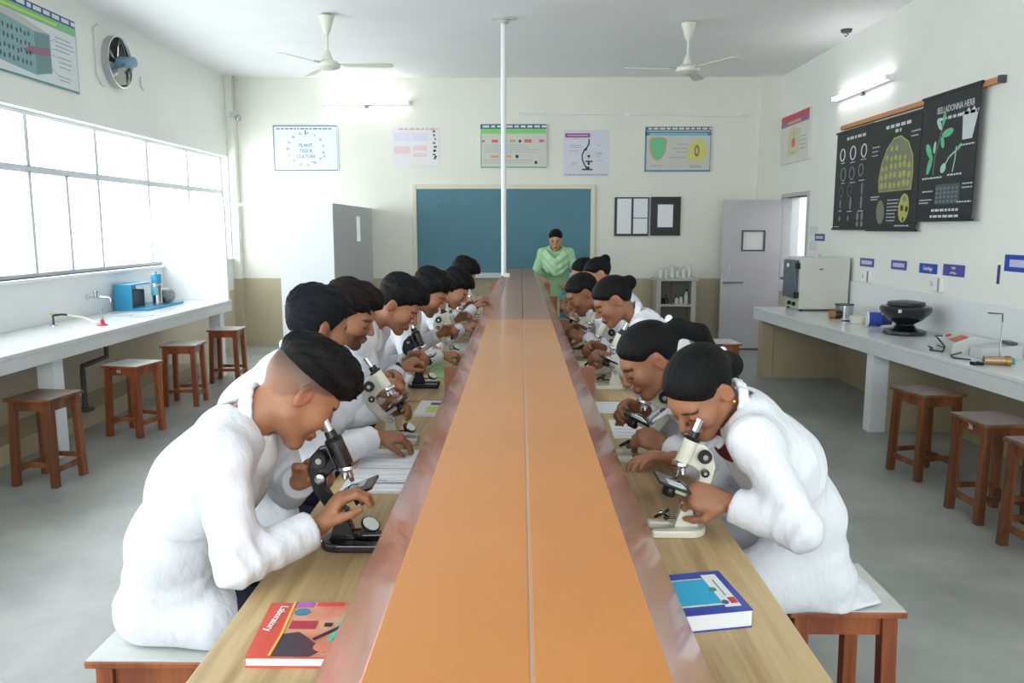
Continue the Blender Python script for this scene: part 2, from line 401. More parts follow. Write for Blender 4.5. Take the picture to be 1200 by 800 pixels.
# poster helper: flat sheet with raised print, facing direction by frame (origin at the sheet's lower left)
def poster(name, label, w, h, o, ex, board_m, thick=.012, group=None, cat='poster'):
    """o world lower-left corner on the wall, ex unit vector along the sheet, up is z; print faces nrm"""
    ex = Vector(ex); up = Vector((0,0,1)); nrm = ex.cross(up)   # toward the room
    R = Matrix((ex, up, nrm)).transposed().to_4x4()
    t = bpy.data.objects.new(name, None); COL.objects.link(t); t.empty_display_size = .05
    t.matrix_world = Matrix.Translation(Vector(o)) @ R
    tag(t, label, cat, group)
    MB().box(0, w, 0, h, .001, thick).build('sheet', board_m, t)
    t['thick'] = thick; t['w'] = w; t['h'] = h
    return t
def flat(p, name, rects=(), polys=(), discs=(), lines=(), m=None, lift=1, lr=.003):
    z0 = p['thick'] - .0005 + .0008*(lift-1); z1 = z0 + .0014
    pcs = []
    for x0, x1, y0, y1 in rects:
        x1 = min(x1, p['w']-.012)
        if x0 > x1-.003: continue
        pcs.append(MB().box(x0, x1, y0, y1, z0, z1))
    P = lambda pl: MB().prism(pl, (0,0,z0), (1,0,0), (0,1,0), z1-z0)
    for pl in polys: pcs.append(P(pl))
    for d in discs:
        cx, cy, rx = d[:3]; ry = d[3] if len(d) > 3 else rx; rot = d[4] if len(d) > 4 else 0
        pl = []
        for i in range(20):
            a = 2*PI*i/20; x = rx*math.cos(a); y = ry*math.sin(a)
            pl.append((cx + x*math.cos(rot)-y*math.sin(rot), cy + x*math.sin(rot)+y*math.cos(rot)))
        pcs.append(P(pl))
    for ln_ in lines:
        q = MB()
        for (xa, ya), (xb, yb) in zip(ln_[:-1], ln_[1:]):
            dx, dy = xb-xa, yb-ya; L = math.hypot(dx, dy) or 1e-6; nx, ny = -dy/L*lr, dx/L*lr
            r = P([(xa+nx, ya+ny), (xa-nx, ya-ny), (xb-nx, yb-ny), (xb+nx, yb+ny)]); q.add(r.v, r.f)
        pcs.append(q)
    q = MB()
    for r in pcs: q.add(r.v, r.f)
    o = q.build(name, m, p)
    if len(pcs) > 1: o['kind'] = 'stuff'     # print too small to pick apart
    return o
def textlines(x0, x1, y, n, dy, hgt, rnd, gap=.3):
    """rows of short bars: print too small to read"""
    out = []
    for k in range(n):
        x = x0
        xe = x1 - rnd.random()*(x1-x0)*.3
        while x < xe:
            l = (.6+rnd.random())*hgt*2.2; out.append((x, min(x+l, xe), y-k*dy-hgt/2, y-k*dy+hgt/2)); x += l + hgt*.9
    return out
RN = random.Random(3)
PM = lambda n, c, r=.4: mat(n, c, r)
P_INK = PM('print grey', (120, 122, 128)); P_BLUE = PM('print blue', (70, 78, 150)); P_RED = PM('print red', (214, 110, 92)); P_ORG = PM('print orange', (224, 160, 110))
P_GRN = PM('print green', (126, 196, 120)); P_TEAL = PM('print teal', (40, 130, 120)); P_LILAC = PM('print pale pink', (226, 216, 226)); P_DARK = PM('print dark', (52, 52, 62)); P_YEL = PM('print yellow', (214, 210, 120)); P_PURP = PM('print purple', (150, 62, 140))

# 1 plant tissue culture
w, h = .89, .61
p = poster('wall_poster', 'white poster with blue border and ring of drawings reading plant tissue culture', w, h, (-3.40, YB, 2.43), (1,0,0), PM('poster pale blue', (226, 238, 242)), .014)
e = .016
flat(p, 'border', rects=[(0, w, 0, e), (0, w, h-e, h), (0, e, e, h-e), (w-e, w, e, h-e)], m=PM('border blue', (120, 130, 180)))
flat(p, 'heading', rects=textlines(.05, w-.02, h-.045, 1, .03, .018, RN), m=P_INK)
for k, tx in enumerate(('PLANT', 'TISSUE', 'CULTURE')):
    text_mesh('lettering', tx, .062, P_BLUE, p, (w*.5, h*.56-.075*k, .0155), (0,0,0))
q = []
for k in range(15):
    a = 2*PI*k/15+.2; q.append((w*.5+.25*math.cos(a), h*.48+.215*math.sin(a), .014+.012*RN.random(), .01+.012*RN.random(), RN.random()*3))
flat(p, 'drawing_ring', discs=q, m=PM('print pale green', (176, 194, 186)))
flat(p, 'drawing_mark', discs=[(w*.78, h*.32, .012, .01)], rects=[(w*.49, w*.51, h*.80, h*.9), (w*.58, w*.64, h*.04+.09, h*.04+.10)], m=P_INK)

# 2 faded chart
w, h = .65, .52
p = poster('wall_poster', 'faded pink and lilac chart between tube light and blackboard', w, h, (-1.77, YB, 2.50), (1,0,0), PM('poster faded', (232, 230, 232)), .006)
flat(p, 'heading', rects=textlines(.1, w*1.2, h-.03, 1, .03, .022, RN), m=PM('print faded red', (226, 176, 160)))
flat(p, 'panel', rects=[(.03, .25, .33, .44), (.27, .5, .33, .44)], m=PM('print pale lilac', (222, 220, 234)))
flat(p, 'panel', rects=[(.03, .25, .16, .26), (.29, .48, .2, .27), (.29, .48, .12, .17)], m=PM('print pale rose', (234, 206, 206)))
flat(p, 'figure_column', discs=[(.58+.02*RN.random(), .46-.052*k, .012+.014*RN.random(), .012+.01*RN.random()) for k in range(8)], m=P_INK)
flat(p, 'figure_column', discs=[(.585, .2, .018), (.6, .12, .02, .014), (.57, .15, .012)], m=P_DARK, lift=2)

# 3 green headed chart
w, h = .91, .58
p = poster('wall_poster', 'green-bordered chart with blue title strip above the blackboard', w, h, (-.55, YB, 2.47), (1,0,0), PM('poster greyish', (206, 208, 200)), .03)
flat(p, 'title_strip', rects=[(0, w, h-.06, h)], m=PM('print deep teal', (48, 96, 122)))
flat(p, 'heading', rects=textlines(.03, w*1.25, h-.03, 1, .03, .028, RN), m=PM('print white', (222, 226, 228)), lift=2)
flat(p, 'subtitle_strip', rects=[(0, w, h-.125, h-.06)], m=PM('print lime', (132, 206, 116)))
flat(p, 'border', rects=[(0, .014, 0, h-.125), (w-.014, w, 0, h-.125), (.014, w-.014, 0, .014)], m=PM('print mid green', (110, 170, 130)))
flat(p, 'figure_row', rects=[(.02,.06,.34,.37), (.15,.24,.335,.375), (.6,.7,.335,.38), (.8,.87,.34,.375)], m=P_RED)
flat(p, 'figure_row', rects=[(.4,.48,.34,.375), (.14,.25,.13,.165), (.36,.42,.13,.17)], m=P_ORG)
flat(p, 'figure_row', discs=[(.54,.355,.02), (.5,.15,.024), (.76,.07,.022)], m=P_DARK)
flat(p, 'text_block', rects=textlines(.05, .85, .3, 4, .03, .009, RN)+textlines(.05, .85, .1, 2, .03, .009, RN), m=PM('print mid grey', (168, 170, 166)))

# 4 microscope diagram
w, h = .62, .62
p = poster('wall_poster', 'pale lilac poster with a black microscope diagram and purple title', w, h, (.59, YB, 2.355), (1,0,0), PM('poster lilac', (214, 216, 226)), .006)
flat(p, 'title_bar', rects=[(.02, .36, h-.1, h-.045)], m=P_PURP)
flat(p, 'heading', rects=[(.05, .33, h-.078, h-.066)], m=PM('print pale', (220, 200, 222)), lift=2)
flat(p, 'microscope_drawing', rects=[(.335,.355,.42,.5), (.25,.4,.08,.1), (.3,.36,.1,.13), (.3,.4,.19,.21), (.33,.36,.15,.19)], discs=[(.345,.27,.02), (.3,.36,.026,.016,.6)],
     lines=[[(.34,.43), (.32,.39), (.28,.35), (.255,.29), (.255,.23), (.28,.17), (.31,.12)]], lr=.009, m=P_DARK)
flat(p, 'annotations', rects=[(.12,.2,.5,.507), (.08,.24,.41,.418), (.1,.24,.385,.392), (.06,.2,.335,.342), (.12,.18,.18,.188), (.11,.16,.16,.168), (.45,.52,.41,.417), (.44,.52,.31,.318), (.44,.53,.29,.298), (.45,.52,.26,.267), (.45,.53,.21,.217)], m=PM('print soft grey', (160, 164, 176)))
flat(p, 'footer', rects=textlines(.02, .75, .02, 1, .02, .012, RN), m=P_INK)

# 5 leaf chart, blue border
w, h = .91, .60
p = poster('wall_poster', 'blue-bordered chart with a green shape and a yellow shape, right of the blackboard', w, h, (1.70, YB, 2.415), (1,0,0), PM('poster beige', (204, 204, 196)), .02)
e = .022
flat(p, 'border', rects=[(0, w, 0, e), (0, w, h-.115, h-.085+.02), (0, e, e, h), (w-e, w, e, h)], m=PM('border cyan', (60, 140, 176)))
flat(p, 'title_strip', rects=[(e, w-e, h-.05, h)], m=PM('print slate', (96, 98, 128)), lift=2)
flat(p, 'heading', rects=textlines(.04, w*1.25, h-.025, 1, .03, .024, RN), m=PM('print white', (222, 226, 228)), lift=3)
flat(p, 'subtitle', rects=[(.06, w-.06, h-.11, h-.085)], m=PM('print light cyan', (120, 196, 214)), lift=2)
flat(p, 'leaf_outline', polys=[[(.05,.42), (.09,.46), (.25,.46), (.30,.43), (.29,.28), (.24,.18), (.17,.14), (.10,.19), (.06,.29)]], m=P_ORG)
flat(p, 'leaf_drawing', polys=[[(.065,.41), (.10,.445), (.24,.445), (.285,.42), (.275,.28), (.23,.19), (.17,.155), (.11,.2), (.075,.29)]], m=PM('print leaf green', (110, 194, 140)), lift=2)
flat(p, 'fruit_drawing', polys=[[(.58,.15), (.83,.15), (.84,.28), (.81,.38), (.75,.44), (.70,.45), (.64,.41), (.59,.3)]], m=P_YEL)
flat(p, 'seed_drawing', discs=[(.71,.28,.035,.08)], m=PM('print olive', (130, 128, 70)), lift=2)
flat(p, 'seed_core', discs=[(.71,.28,.015,.045)], m=P_YEL, lift=3)
flat(p, 'annotations', rects=[(.44,.58,.365,.37), (.36,.58,.31,.315), (.43,.58,.26,.265), (.34,.56,.19,.195)] + textlines(.1, .26, .08, 1, .02, .008, RN) + textlines(.62, .82, .08, 2, .02, .008, RN), m=P_INK)

# black document boards
t = thing('notice_board', 'black notice board with white papers, two panels, beside the blackboard', 'notice board', (1.75, YB, 1.54))
B(1.30, 1.775, YB-.03, YB-.002, 1.54, 2.07).build('panel', M_BLACK, t, world=True, bevel=.005)
B(1.80, 2.21, YB-.035, YB-.002, 1.545, 2.075).build('panel', M_BLACK, t, world=True, bevel=.005)
for x0, x1, z0, z1 in ((1.335, 1.53, 1.57, 2.05), (1.56, 1.755, 1.79, 2.05), (1.56, 1.755, 1.57, 1.78), (1.895, 2.105, 1.66, 1.97)):
    B(x0, x1, YB-.038, YB-.028, z0, z1).build('paper_sheet', M_PAPER, t, world=True)

# tube lights
M_TUBE = mat('fluorescent tube', (255, 255, 255), .4, emit=9)
def tube_light(label, c, ax, L, nrm):
    c = Vector(c); ax = Vector(ax); nrm = Vector(nrm); up = Vector((0,0,1))
    t = thing('tube_light', label, 'light', c, group='wall tube lights')
    R = Matrix((ax, nrm, up)).transposed()
    MB().obox(nrm*.022, (L/2+.03, .02, .025), R).build('housing', M_WHITE, t)
    for s in (-1, 1): MB().obox(ax*s*(L/2+.01)+nrm*.06, (.015, .025, .02), R).build('holder', M_WHITE, t)
    MB().cyl(-ax*(L/2)+nrm*.068, ax*(L/2)+nrm*.068, .017, n=12).build('tube', M_TUBE, t, smooth=True)
    MB().obox(nrm*.02-up*.045, (.02, .015, .015), R).build('cable_gland', M_DGREY, t)
tube_light('lit white tube light on the cream back wall', (-2.10, YB, 3.335), (1,0,0), 1.14, (0,-1,0))
tube_light('lit white tube light on the right wall above the hanging charts', (XR, 8.5, 3.06), (0,1,0), 1.3, (-1,0,0))

# conduit and cables
t = tag(MB().tube([(-.02, YB-.012, 3.19), (1.6, YB-.012, 3.175), (3.1, YB-.012, 3.15)], .012, 6).build('conduit', M_WHITE), 'thin white conduit along the top of the back wall', 'conduit')
for x in (1.45, 2.95): MB().obox((x, YB-.02, 3.176), (.03, .018, .025)).build('junction_box', M_WHITE, t, world=True)
t = tag(MB().tube([(XL+.14, YB-.14, ZC), (XL+.14, YB-.14, 3.25)], .016, 8).build('corner_pipe', mat('pipe grey', (190, 188, 182), .5)), 'grey pipe hanging in the back left corner under the ceiling', 'pipe')
q = thing('corner_bracket', 'small metal fitting at the lower end of the corner pipe', 'fitting', (XL+.15, YB-.14, 3.12))
MB().cyl((0,0,.13), (0,0,.02), .02, n=10).build('socket', M_LGREY, q); MB().ball((.03,-.02,.0), .045, 10, 7).build('bulb', M_STEEL, q, smooth=True); MB().obox((-.03,0,.05), (.05,.03,.03)).build('plate', M_LGREY, q)

# white service pole from ceiling to the bench
t = thing('service_pole', 'white pole running from the ceiling down to the long bench', 'pole', (-.17, 8.13, 1.17))
MB().cyl((0,0,0), (0,0,ZC-1.17-.02), .026, n=14).build('shaft', M_WHITE, t, smooth=True)
MB().lathe([(.0, 0), (.06,0), (.06,.012), (.03,.03)], (0,0,ZC-1.17-.022), (0,0,-1)).build('ceiling_plate', M_LGREY, t)
MB().box(-.12, .12, -.02, .02, ZC-1.17-.01, ZC-1.17).build('bracket', M_LGREY, t)

# ceiling fans
M_FAN = mat('fan cream', (226, 226, 214), .35)
def fan(label, x, y, drop, rot):
    t = thing('ceiling_fan', label, 'fan', (x, y, ZC-drop), rot, 'ceiling fans')
    MB().lathe([(.0,-.045), (.075,-.042), (.115,-.02), (.12,.01), (.10,.03), (.06,.045), (.0,.05)], n=24).build('motor', M_FAN, t, smooth=True)
    MB().cyl((0,0,.04), (0,0,drop-.02), .013, n=10).build('down_rod', M_FAN, t, smooth=True)
    MB().lathe([(.0,.04), (.055,.045), (.03,.12), (.015,.14)], n=16).build('lower_cup', M_FAN, t, smooth=True)
    MB().lathe([(.015, drop-.19), (.035, drop-.16), (.075, drop-.02), (.0, drop-.01)], n=16).build('canopy', M_FAN, t, smooth=True)
    for k in range(3):
        a = 2*PI*k/3; R = Matrix.Rotation(a, 3, 'Z'); tw = R @ Matrix.Rotation(math.radians(-11), 3, 'X')
        q = MB()
        pl = [(.16,-.035), (.55,-.06), (.62,-.05), (.635,0), (.62,.05), (.55,.062), (.16,.04)]
        o = Vector((0,0,.0)); q.prism(pl, o, tw @ Vector((1,0,0)), tw @ Vector((0,1,0)), .006)
        bl = q.build('blade', M_FAN, t)
        MB().obox(R @ Vector((.135,0,.008)), (.05,.018,.006), R).build('blade_bracket', M_STEEL, bl)
fan('white three-blade ceiling fan on the left, nearer the windows', -1.86, 7.95, .47, .02)
fan('white three-blade ceiling fan on the right, above the shelf side', 1.66, 8.25, .46, .12+PI)
t = thing('ceiling_hook', 'small metal hook cap at the ceiling edge over the right wall', 'hook', (3.35, 8.6, ZC-.05))
MB().lathe([(0,.05), (.06,.05), (.05,.02), (0,.015)], n=14).build('cap', M_DGREY, t, smooth=True); MB().tube([(0,0,.02), (.02,0,0), (.0,0,-.02), (-.015,0,-.005)], .006, 6).build('loop', M_DGREY, t)

# ------------------------------------------------------------------ cubicle partition, back left
PY = 8.88; PZ = 1.92
cub = MB(); 
struct(B(XL+.016, -3.27, PY-.02, PY+.02, .851, PZ).build('wall_partition_counter', M_WHITE), 'white partition panel standing on the end of the left counter')
pf = struct(B(-2.67, -2.07, PY-.02, PY+.02, 0, PZ).build('wall_partition_front', M_WHITE), 'white front panel of the corner cubicle')
B(-3.27, -2.67, PY-.015, PY+.015, PZ-.03, PZ).build('top_rail', M_WHITE, pf, world=True)
ps = MB(); x0, x1 = -2.11, -2.07; sy0, sy1, sz0, sz1 = 10.15, 10.37, 1.48, 1.80
ps.box(x0, x1, PY+.02, sy0, 0, PZ); ps.box(x0, x1, sy1, YB, 0, PZ); ps.box(x0, x1, sy0, sy1, 0, sz0); ps.box(x0, x1, sy0, sy1, sz1, PZ)
pso = struct(ps.build('wall_partition_side', M_GREYPANEL), 'grey side panel of the corner cubicle with a slot window')
B(x0+.015, x1-.015, sy0, sy1, sz0, sz1).build('slot_pane', M_PANE, pso, world=True)

# ------------------------------------------------------------------ left counter
lc = thing('left_counter', 'long white-topped counter under the windows along the left wall', 'counter', (-3.62, 3.4, 0))
XLF = -3.25
B(XL+.016, XLF, -2.3, 8.92, .815, .85).build('worktop', M_MARBLE, lc, world=True, bevel=.004)
B(XLF-.14, XLF-.005, -2.3, 8.915, .73, .815).build('fascia', M_FASCIA, lc, world=True)
B(XL+.016, XLF-.14, -2.3, 8.915, .75, .815).build('slab', M_BEIGE, lc, world=True)
for y in (-1.6, 1.9, 5.62, 8.8): B(XLF-.20, XLF-.08, y-.06, y+.06, 0, .73).build('post', M_WHITE, lc, world=True)
B(XL+.016, XLF-.36, -2.3, 8.8, 0, .14).build('plinth', M_BEIGE, lc, world=True)
B(XL+.002, XL+.014, -2.3, 8.86, .85, 1.208).build('backsplash', mat('white tile', (232, 235, 236), .2), lc, world=True)
# right counter: front edge not quite parallel to the wall
rc_ = thing('right_counter', 'long white-topped counter with beige bays along the right wall', 'counter', (3.1, 3.6, 0))
def fx(y): return 2.64 + (8.75-y)*.075
def slab(y0, y1, z0, z1, inset0, x1=XR-.002):
    q = MB(); q.add([(fx(y0)+inset0,y0,z0),(x1,y0,z0),(x1,y1,z0),(fx(y1)+inset0,y1,z0),(fx(y0)+inset0,y0,z1),(x1,y0,z1),(x1,y1,z1),(fx(y1)+inset0,y1,z1)],
        [(0,3,2,1),(4,5,6,7),(0,1,5,4),(1,2,6,5),(2,3,7,6),(3,0,4,7)]); return q
slab(3.0, 8.98, .74, .77, 0).build('worktop', M_MARBLE, rc_, world=True, bevel=.004)
slab(3.0, 8.97, .64, .74, .008).build('fascia', M_FASCIA, rc_, world=True)
for y in (3.1, 4.4, 6.42, 8.8):
    slab(y-.055, y+.055, 0, .64, .16).build('bay_wall', M_BEIGE, rc_, world=True)
    slab(y-.055, y+.055, 0, .64, .03, fx(y)+.16).build('post', M_WHITE if y < 8 else M_BEIGE, rc_, world=True)
B(XR-.02, XR-.002, 3.0, 8.97, .0, .64).build('bay_back', M_BEIGE, rc_, world=True)
B(XR-.016, XR-.002, 3.0, 8.95, .77, 1.09).build('backsplash', mat('white tile', (232, 235, 236), .2), rc_, world=True, bevel=.003)

# ------------------------------------------------------------------ long bench with raised divider
TZ = .85; TX0, TX1 = -.595, .559
segs = [(.25, 3.62, 'nearest segment of the long oak-topped student bench'), (3.66, 7.45, 'middle segment of the long oak-topped student bench'), (7.49, 9.45, 'far segment of the long oak-topped student bench')]
for k, (y0, y1, lab) in enumerate(segs):
    t = thing('student_bench', lab, 'bench', ((TX0+TX1)/2, (y0+y1)/2, 0), group='student bench segments')
    B(TX0, TX1, y0, y1, TZ-.025, TZ).build('table_top', M_TABLE, t, world=True, bevel=.003)
    B(TX0+.03, TX0+.055, y0+.05, y1-.05, TZ-.12, TZ-.025).build('apron', M_TWOOD, t, world=True)
    B(TX1-.055, TX1-.03, y0+.05, y1-.05, TZ-.12, TZ-.025).build('apron', M_TWOOD, t, world=True)
    for y in (y0+.08, y1-.08):
        for x in (TX0+.07, TX1-.07): B(x-.035, x+.035, y-.035, y+.035, 0, TZ-.025).build('leg', M_TWOOD, t, world=True)
    B(-.03, .0, y0+.1, y1-.1, .12, TZ-.025).build('modesty_panel', M_TWOOD, t, world=True)
# raised shelf
DT = 1.17; FB = 1.0
dsegs = [(.3, 4.22, -.171, .164, M_ORANGE, 'near orange-topped segment of the raised central shelf'), (4.225, 7.85, -.135, .164, M_SEG2, 'middle segment of the raised central shelf, browned to suggest reflected light'), (7.855, 9.5, -.15, .15, M_SEG2, 'far short segment of the raised central shelf')]
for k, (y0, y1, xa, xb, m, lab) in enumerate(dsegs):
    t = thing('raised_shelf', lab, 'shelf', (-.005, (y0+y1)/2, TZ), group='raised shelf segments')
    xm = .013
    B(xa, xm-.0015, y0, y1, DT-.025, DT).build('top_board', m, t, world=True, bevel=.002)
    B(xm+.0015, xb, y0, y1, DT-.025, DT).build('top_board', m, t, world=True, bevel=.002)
    for sx, xt, xo in ((-1, xa, -.298), (1, xb, .281)):
        q = MB(); th = .02
        pr = [(xt, DT-.003), (xo, FB), (xo, FB-.012), (xo - sx*.02, FB-.012), (xt - sx*.012, DT-.022)]
        q.prism(pr, (0, y0, 0), (1,0,0), (0,0,1), -(y1-y0))
        q.build('sloped_rim', M_FLANGE, t, world=True, bevel=.002)
    if k == 0: B(xm-.0015, xm+.0015, y0, y1, DT-.02, DT-.003).build('joint_strip', mat('joint filler', (206, 196, 186), .6), t, world=True)
    for yb in {0: (.5, 3.66), 1: (5.6, 7.5), 2: (9.3,)}[k]:
        q = MB(); q.prism([(-.355, TZ+.001), (.346, TZ+.001), (.346, FB+.012), (.27, FB+.012), (xb-.03, DT-.03), (xa+.03, DT-.03), (-.28, FB+.012), (-.355, FB+.012)], (0, yb-.012, 0), (1,0,0), (0,0,1), -.024)
        q.build('support_board', M_FLANGE, t, world=True, bevel=.002)
B(-.17, -.11, 7.9, 8.06, DT, DT+.03).build('dustcloth', M_PAPER)
bpy.data.objects['dustcloth'].name = 'folded_cloth'
tag(bpy.data.objects['folded_cloth'], 'small white folded cloth on the shelf by the pole', 'cloth')
# ------------------------------------------------------------------ stools
def make_stool(name, label, seat_m, wood, loc, rz, group, number=None, num_side=None):
    t = thing(name, label, 'stool', loc, rz, group)
    H_ = .58; a, b = .165, .165
    MB().box(-a, a, -b, b, H_-.022, H_-.004).build('seat', wood, t, bevel=.003)
    MB().box(-a+.004, a-.004, -b+.004, b-.004, H_-.004, H_).build('seat_sheet', seat_m, t)
    l = .022; ox, oy = a-.04, b-.04
    for sx in (-1, 1):
        for sy in (-1, 1):
            q = MB(); c0 = (sx*(ox+.012), sy*(oy+.012)); c1 = (sx*ox, sy*oy)
            q.add([(c0[0]-l,c0[1]-l,0),(c0[0]+l,c0[1]-l,0),(c0[0]+l,c0[1]+l,0),(c0[0]-l,c0[1]+l,0),(c1[0]-l,c1[1]-l,H_-.022),(c1[0]+l,c1[1]-l,H_-.022),(c1[0]+l,c1[1]+l,H_-.022),(c1[0]-l,c1[1]+l,H_-.022)],
                  [(0,3,2,1),(4,5,6,7),(0,1,5,4),(1,2,6,5),(2,3,7,6),(3,0,4,7)])
            q.build('leg', wood, t, bevel=.003)
    for s in (-1, 1):
        MB().box(-ox+l, ox-l, s*oy-.01, s*oy+.01, H_-.085, H_-.022).build('apron', wood, t)
        MB().box(s*ox-.01, s*ox+.01, -oy+l, oy-l, H_-.085, H_-.022).build('apron', wood, t)
        MB().box(s*(ox+.009)-.01, s*(ox+.009)+.01, -oy+l-.008, oy-l+.008, .09, .125).build('stretcher', wood, t)
    for s in (-1, 1): MB().box(-ox+l-.008, ox-l+.008, s*(oy+.009)-.01, s*(oy+.009)+.01, .13, .16).build('stretcher', wood, t)
    if number:
        if num_side == 'x-': text_mesh('number', number, .045, M_PAPER, t, (-ox-.0115, 0, H_-.05), (PI/2, 0, -PI/2))
        else: text_mesh('number', number, .04, M_PAPER, t, (-.02, -oy-.0115, H_-.05), (PI/2, 0, 0))
    return t
GL, GR = 'empty stools along the left counter', 'empty stools along the right counter'
make_stool('wooden_stool', 'dark-seated wooden stool nearest the camera on the left side', M_SEATD, M_STOOLD, (-3.10, 5.05, 0), math.radians(-6), GL)
make_stool('wooden_stool', 'white-seated red wood stool numbered 60 by the left counter', M_SEATW, M_STOOL, (-3.12, 6.28, 0), math.radians(-12), GL, '60')
make_stool('wooden_stool', 'white-seated red wood stool, third along the left counter', M_SEATW, M_STOOL, (-3.17, 7.38, 0), math.radians(4), GL)
make_stool('wooden_stool', 'white-seated red wood stool at the far end of the left counter', M_SEATW, M_STOOL, (-3.17, 8.50, 0), math.radians(2), GL)
make_stool('wooden_stool', 'dark wooden stool beside the white post of the right counter', M_SEATD, M_STOOLD, (2.72, 5.25, 0), math.radians(12), GR)
make_stool('wooden_stool', 'dark wooden stool numbered 36 under the right counter', M_SEATD, M_STOOLD, (2.70, 4.46, 0), math.radians(4), GR, '36', 'x-')
make_stool('wooden_stool', 'dark wooden stool numbered 40 cut by the right frame edge', M_SEATD, M_STOOLD, (2.68, 3.90, 0), math.radians(3), GR, '40', 'x-')
make_stool('wooden_stool', 'white-topped red stool standing alone in front of the door', M_SEATW, M_STOOL, (1.90, 7.55, 0), math.radians(2), 'free stools')

# ------------------------------------------------------------------ microscopes
def make_microscope(name, label, body, base_m, tube_m, loc, rz, tilt=23., sc=.84, knob_y=1, fine=True, short=False):
    t = thing(name, label, 'microscope', loc, rz, 'student microscopes'); t.scale = (sc, sc, sc)
    P = Vector((0, 0, .105)); R = Matrix.Rotation(math.radians(-tilt), 3, 'Y')
    def tl(q): 
        q.v = [tuple(P + R @ (Vector(v)-P)) for v in q.v]; return q
    # horseshoe foot: prongs point away from the user (+x)
    out = []
    for i in range(13):
        a = PI/2 + PI*i/12; out.append((-.012+.058*math.cos(a), .062*math.sin(a)))
    pl = out + [(.118, -.062), (.122, -.050), (.118, -.030), (.05, -.024), (.034, -.014), (.03, 0), (.034, .014), (.05, .024), (.118, .030), (.122, .050), (.118, .062)]
    q = MB(); q.prism(pl, (0,0,0), (1,0,0), (0,1,0), .026); q.build('foot', base_m, t, bevel=.006, seg=3)
    # pillar with hinge
    q = MB(); q.prism([(-.045,.024), (.04,.024), (.022,.075), (.017,.115), (-.002,.128), (-.02,.115), (-.026,.07)], (0,.019,0), (1,0,0), (0,0,1), .038); q.build('pillar', base_m, t, bevel=.005)
    MB().cyl((0,-.028,.105), (0,.028,.105), .014, n=18).build('hinge_bolt', M_STEEL, t, smooth=True)
    # limb (tilted)
    prof = [(-.020,.085), (.016,.085), (.012,.125), (-.006,.16), (-.010,.20), (.0,.225), (.030,.235), (.045,.235), (.045,.315), (.02,.318), (-.018,.30), (-.044,.262), (-.052,.21), (-.044,.15)]
    q = MB(); q.prism(prof, (0,.013,0), (1,0,0), (0,0,1), .026); arm = tl(q).build('arm', body, t, bevel=.006, seg=3)
    q = MB().box(-.03, .055, -.024, .024, .13, .150); tl(q).build('stage_bracket', body, t, bevel=.003)
    q = MB().box(.012, .128, -.060, .060, .150, .159); st = tl(q).build('stage', M_BLACKM, t, bevel=.002)
    q = MB().box(.040, .095, .0, .050, .159, .162); tl(q).build('slide', mat('glass slide', (206, 220, 218), .1), st)
    for s in (-1, 1):
        q = MB().tube([(.03, s*.045, .160), (.05, s*.030, .1665), (.078, s*.012, .163)], .0026, 6); tl(q).build('stage_clip', M_CHROME, st)
    q = MB().lathe([(.0,0), (.02,0), (.024,.006), (.024,.03), (.014,.042), (0,.042)], (.068,0,.108)); tl(q).build('condenser', M_BLACK, t, smooth=True)
    q = MB().cyl((.068,-.02,.118), (.068,-.045,.118), .005, n=8); tl(q).build('iris_lever', M_STEEL, t)
    # tube
    zb = .235
    q = MB().cyl((.066,0,zb), (.066,0,.318), .026, .027, n=22); tl(q).build('body_tube', tube_m, t, smooth=True, bevel=.002)
    q = MB().lathe([(.0,0), (.027,0), (.028,.006), (.018,.012), (.0165,.032), (.0,.032)], (.066,0,.318), n=20); tl(q).build('collar', M_BLACK, t, smooth=True)
    q = MB().lathe([(.0,0), (.0125,0), (.0125,.042), (.0145,.043), (.0145,.05), (.009,.052), (.0,.052)], (.066,0,.345), n=18); tl(q).build('eyepiece', M_CHROME, t, smooth=True)
    q = MB().lathe([(.0,0), (.026,0), (.032,.006), (.030,.014), (.0,.016)], (.068,0,.221), (.25,0,1), n=22); npc = tl(q).build('nosepiece', M_CHROME, t, smooth=True)
    for ang, ln_, tx in ((0, .036, 0), (2.1, .026, .55), (-2.1, .022, .55)):
        d = Vector((math.sin(tx)*math.cos(ang), math.sin(tx)*math.sin(ang), -math.cos(tx))); o = Vector((.066,0,.222)) + d*.004 + Vector((d.x, d.y, 0))*.018
        q = MB().cyl(o, o+d*ln_*.6, .0105, n=12); q.cyl(o+d*ln_*.6, o+d*ln_, .0085, .006, n=12); tl(q).build('objective', M_STEEL, npc, smooth=True)
    # focusing knobs
    for s in (-1, 1):
        q = MB().lathe([(.0,0), (.012,0), (.012,.012), (.022,.013), (.0235,.016), (.0235,.028), (.021,.031), (.012,.031), (.0,.029)], (.012, s*.013, .285), (0, s, 0), n=22); k = tl(q).build('coarse_knob', M_BLACK, t, smooth=True)
        q = MB().cyl((.012, s*.0435, .285), (.012, s*.0455, .285), .009, n=14); tl(q).build('knob_cap', M_STEEL, k)
        q = MB().lathe([(.0,0), (.008,0), (.008,.01), (.014,.011), (.0145,.022), (.008,.024), (.0,.024)], (-.012, s*.013, .232), (0, s, 0), n=18); k2 = tl(q).build('fine_knob', M_BLACK if fine else M_STEEL, t, smooth=True)
        q = MB().cyl((-.012, s*.0365, .232), (-.012, s*.0385, .232), .006, n=12); tl(q).build('knob_cap', M_STEEL, k2)
    # mirror on its fork
    q = MB().tube([(.03, 0, .05), (.055, 0, .052), (.07, .030, .056), (.078, .034, .066)], .004, 6); q.tube([(.055, 0, .052), (.07, -.030, .056), (.078, -.034, .066)], .004, 6); q.build('mirror_fork', M_BLACK, t)
    ax = Vector((.45, -.35, .82)).normalized()
